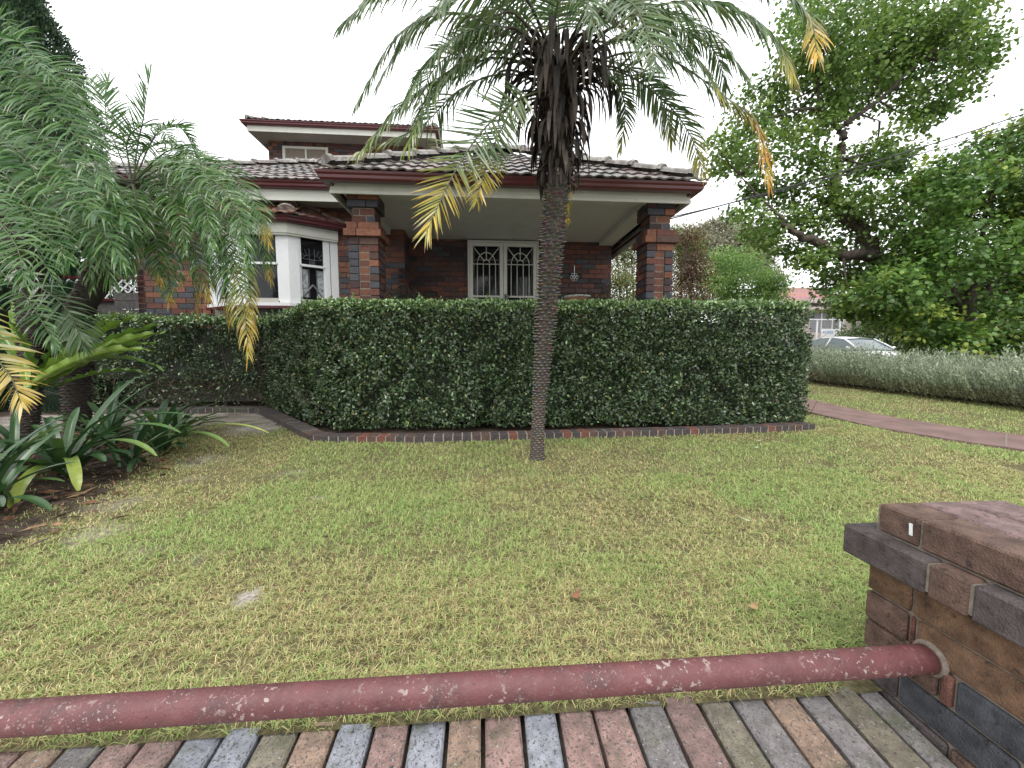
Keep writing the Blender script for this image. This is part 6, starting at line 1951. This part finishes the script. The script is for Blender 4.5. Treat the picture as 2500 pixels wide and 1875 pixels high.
fh = thing('tiled_house', (34.5, 39.5, 0.1), 'pale house with pinkish tiled hip roof across the street', 'house')
X0, X1, Y0, Y1, ZE = 29.5, 41.0, 37.5, 47, 5.9
b = MB(); b.box(X0 + 0.5, X1 - 0.5, Y0 + 0.5, Y1 - 0.5, -0.2, ZE - 0.05, (0.5, 0.44, 0.38)); fw_ = b.build('wall', M['attr'], fh)
b = MB(); cx0, cx1, cyr = 33.6, 37.2, 42
apx = [(X0, Y0, ZE), (X1, Y0, ZE), (X1, Y1, ZE), (X0, Y1, ZE), (cx0, cyr, 8.15), (cx1, cyr, 8.15)]
RC_ = (0.34, 0.19, 0.165)
b.add(apx, [(0, 1, 5, 4), (1, 2, 5), (2, 3, 4, 5), (3, 0, 4), (3, 2, 1, 0)], RC_); rfh = b.build('roof', M['attr'], fh)
b = MB()
for k in range(13):      # tile courses as raised lips
    f = k / 13; f2 = f + 0.045
    L_ = lambda a, e, t: tuple(np.array(a) + (np.array(e) - np.array(a)) * t)
    pA, pB = L_(apx[0], apx[4], f), L_(apx[1], apx[5], f); pC, pD = L_(apx[1], apx[5], f2), L_(apx[0], apx[4], f2)
    u_ = np.array([0, -0.02, 0.05]); b.add([np.array(q) + u_ for q in (pA, pB, pC, pD)] + [pA, pB], [(0, 1, 2, 3), (4, 5, 1, 0)], tuple(v * random.uniform(0.85, 1.15) for v in RC_))
    pA, pB = L_(apx[3], apx[4], f), L_(apx[0], apx[4], f); pC, pD = L_(apx[0], apx[4], f2), L_(apx[3], apx[4], f2)
    u_ = np.array([-0.02, 0, 0.05]); b.add([np.array(q) + u_ for q in (pA, pB, pC, pD)] + [pA, pB], [(0, 1, 2, 3), (4, 5, 1, 0)], tuple(v * random.uniform(0.85, 1.15) for v in RC_))
tag(b.build('tile_courses', M['attr'], rfh), kind='stuff')
for (p, q) in ((0, 4), (1, 5), (4, 5), (3, 4)):
    b = MB(); b.tube([tuple(np.array(apx[p]) + (0, 0, 0.06)), tuple(np.array(apx[q]) + (0, 0, 0.06))], 0.13, 6, (0.5, 0.42, 0.4)); b.build('ridge_tile', M['attr'], rfh)
b = MB(); b.sweep([(0, 0), (0.1, 0), (0.1, 0.2), (0, 0.2)], [(X0, Y1, ZE - 0.15), (X0, Y0, ZE - 0.15), (X1, Y0, ZE - 0.15)], (0.62, 0.6, 0.56)); b.build('gutter', M['attr'], fh)
for wx in (31.0, 35.5, 38.2):
    b = MB(); b.box(wx, wx + 1.8, Y0 + 0.45, Y0 + 0.5, 2.6, 4.4); w_ = b.build('window', M['glass'], fh)
    b = MB()
    for (xa, xb, za, zb) in ((wx, wx + 0.1, 2.6, 4.4), (wx + 1.7, wx + 1.8, 2.6, 4.4), (wx + 0.85, wx + 0.95, 2.6, 4.4), (wx + 0.1, wx + 1.7, 4.3, 4.4), (wx + 0.1, wx + 1.7, 2.6, 2.7)): b.box(xa, xb, Y0 + 0.38, Y0 + 0.45, za, zb)
    b.build('window_frame', M['white'], w_)

# small pavilion with stepped roof and the wire fence carrying a sign
bo = at(1770 * S_, 735 * S_, 30.0)
kx = thing('corner_shop', Vector((bo[0] + 2.5, bo[1] + 3.0, 0)), 'small pale building with grey windows behind the wire fence', 'building')
b = MB(); b.box(bo[0] - 0.3, bo[0] + 6, bo[1] + 1.5, bo[1] + 6, -0.2, 4.35, (0.5, 0.43, 0.40)); b.build('wall', M['attr'], kx)
b = MB(); b.box(bo[0] - 0.9, bo[0] + 6.4, bo[1] + 0.9, bo[1] + 6.4, 4.35, 4.55, (0.4, 0.35, 0.33)); b.box(bo[0] + 0.2, bo[0] + 5.4, bo[1] + 1.6, bo[1] + 5.7, 4.55, 4.9, (0.09, 0.07, 0.07)); b.box(bo[0] - 0.2, bo[0] + 5.8, bo[1] + 1.2, bo[1] + 6.0, 4.9, 5.1, (0.42, 0.36, 0.36)); b.box(bo[0] + 1, bo[0] + 5, bo[1] + 2, bo[1] + 5.5, 5.1, 5.4, (0.36, 0.28, 0.27)); b.build('roof', M['attr'], kx)
for k in range(3):
    b = MB(); b.box(bo[0] + 0.5 + k * 0.95, bo[0] + 1.35 + k * 0.95, bo[1] + 1.46, bo[1] + 1.5, 2.6, 4.15, (0.2, 0.2, 0.22)); b.build('window', M['attr'], kx)
    b = MB(); b.box(bo[0] + 1.36 + k * 0.95, bo[0] + 1.44 + k * 0.95, bo[1] + 1.42, bo[1] + 1.5, 2.6, 4.15); b.build('window_frame', M['white'], kx)
wf = thing('wire_fence', Vector((bo[0], bo[1], 0)), 'white railed wire fence in front of the small pale building', 'fence')
for k in range(5):
    b = MB(); b.box(bo[0] - 2.2 + k * 1.9, bo[0] - 2.08 + k * 1.9, bo[1], bo[1] + 0.06, -0.2, 3.5); b.build('post', M['white'], wf)
for z in (3.42, 1.2):
    b = MB(); b.box(bo[0] - 2.2, bo[0] + 5.6, bo[1] - 0.045, bo[1] - 0.005, z, z + 0.07); b.build('rail', M['white'], wf)
b = MB()
for k in range(60): b.tube([(bo[0] - 2.1 + k * 0.128, bo[1] + 0.03, 1.2), (bo[0] - 2.1 + k * 0.128, bo[1] + 0.03, 3.42)], 0.006, 3)
for k in range(16): b.tube([(bo[0] - 2.1, bo[1] + 0.035, 1.3 + k * 0.13), (bo[0] + 5.4, bo[1] + 0.035, 1.3 + k * 0.13)], 0.006, 3)
tag(b.build('wire_mesh', M['chrome'], wf), kind='stuff')
sg_ = thing('fence_sign', Vector((bo[0] + 0.5, bo[1] - 0.06, 2.2)), 'white sign with blue lettering and a red lower strip hung on the wire fence', 'sign')
b = MB(); b.box(bo[0] + 0.05, bo[0] + 1.55, bo[1] - 0.09, bo[1] - 0.06, 1.35, 2.75); b.build('board', M['white'], sg_)
b = MB(); b.box(bo[0] + 0.05, bo[0] + 1.55, bo[1] - 0.096, bo[1] - 0.0905, 1.35, 1.72, (0.6, 0.12, 0.1)); b.build('red_strip', M['attr'], sg_)
cu = bpy.data.curves.new('lettering', 'FONT'); cu.body = 'ACRES'; cu.size = 0.30; cu.extrude = 0.004
tx = bpy.data.objects.new('lettering', cu); COL.objects.link(tx)
dg = bpy.context.evaluated_depsgraph_get(); dg.update()
me = bpy.data.meshes.new_from_object(tx.evaluated_get(dg)); bpy.data.objects.remove(tx)
me.materials.clear()
link('lettering', me, mat('blue_print', (0.08, 0.2, 0.42), 0.6, 0), sg_, (bo[0] + 0.12, bo[1] - 0.096, 2.38), (math.pi / 2, 0, 0))
b = MB(); b.tube([(bo[0] + 1.3 + 0.11 * math.cos(t * 0.5), bo[1] - 0.094, 2.48 + 0.14 * math.sin(t * 0.5)) for t in range(-3, 7)], 0.03, 5, (0.05, 0.06, 0.09)); b.build('swoosh', M['attr'], sg_)

rb = at(2200 * S_, 640 * S_, 22)
nb = thing('brick_building', Vector((rb[0], rb[1], 0)), 'grey-brown brick building with a white band behind the trees at the right edge', 'building')
b = MB(); b.box(rb[0] - 0.6, rb[0] + 8, rb[1], rb[1] + 6, -0.2, 6.6, (0.3, 0.24, 0.22)); b.build('wall', M['attr'], nb)
b = MB()
for k in range(44): b.box(rb[0] - 0.62, rb[0] + 8.02, rb[1] - 0.02, rb[1] - 0.001, 4.35 + k * 0.05, 4.39 + k * 0.05, tuple(v * random.uniform(0.8, 1.2) for v in (0.30, 0.23, 0.21)))
tag(b.build('brick_courses', M['attr'], nb), kind='stuff')
b = MB(); b.box(rb[0] - 0.65, rb[0] + 8.05, rb[1] - 0.1, rb[1] - 0.021, 3.95, 4.34); b.build('white_band', M['white'], nb)

# overhead wires
for i, (p, q, r, lab) in enumerate((((1400, 485, 6.6), (2330, 205, 7.6), 0.012, 'thick black overhead wire running past the street trees, upper of the close pair'),
                                    ((1400, 480, 6.6), (2330, 228, 7.6), 0.009, 'black overhead wire just below the upper thick one'),
                                    ((1800, 360, 14), (2330, 150, 9.0), 0.006, 'thin grey overhead wire in the open sky above the thick pair'),
                                    ((1690, 650, 22), (1900, 590, 14), 0.006, 'short pale wire in front of the lime green tree'))):
    a_, e_ = at(p[0] * S_, p[1] * S_, p[2]), at(q[0] * S_, q[1] * S_, q[2])
    if i == 3: a_, e_ = at(1500 * S_, 600 * S_, 22), at(1760 * S_, 545 * S_, 14)
    b = MB(); b.tube([tuple(a_ + (e_ - a_) * t - np.array([0, 0, 0.10 * 4 * t * (1 - t)])) for t in np.linspace(0, 1, 24)], r, 5, (0.02, 0.02, 0.022))
    o = b.build('overhead_wire', M['attr']); tag(o, lab, 'wire')
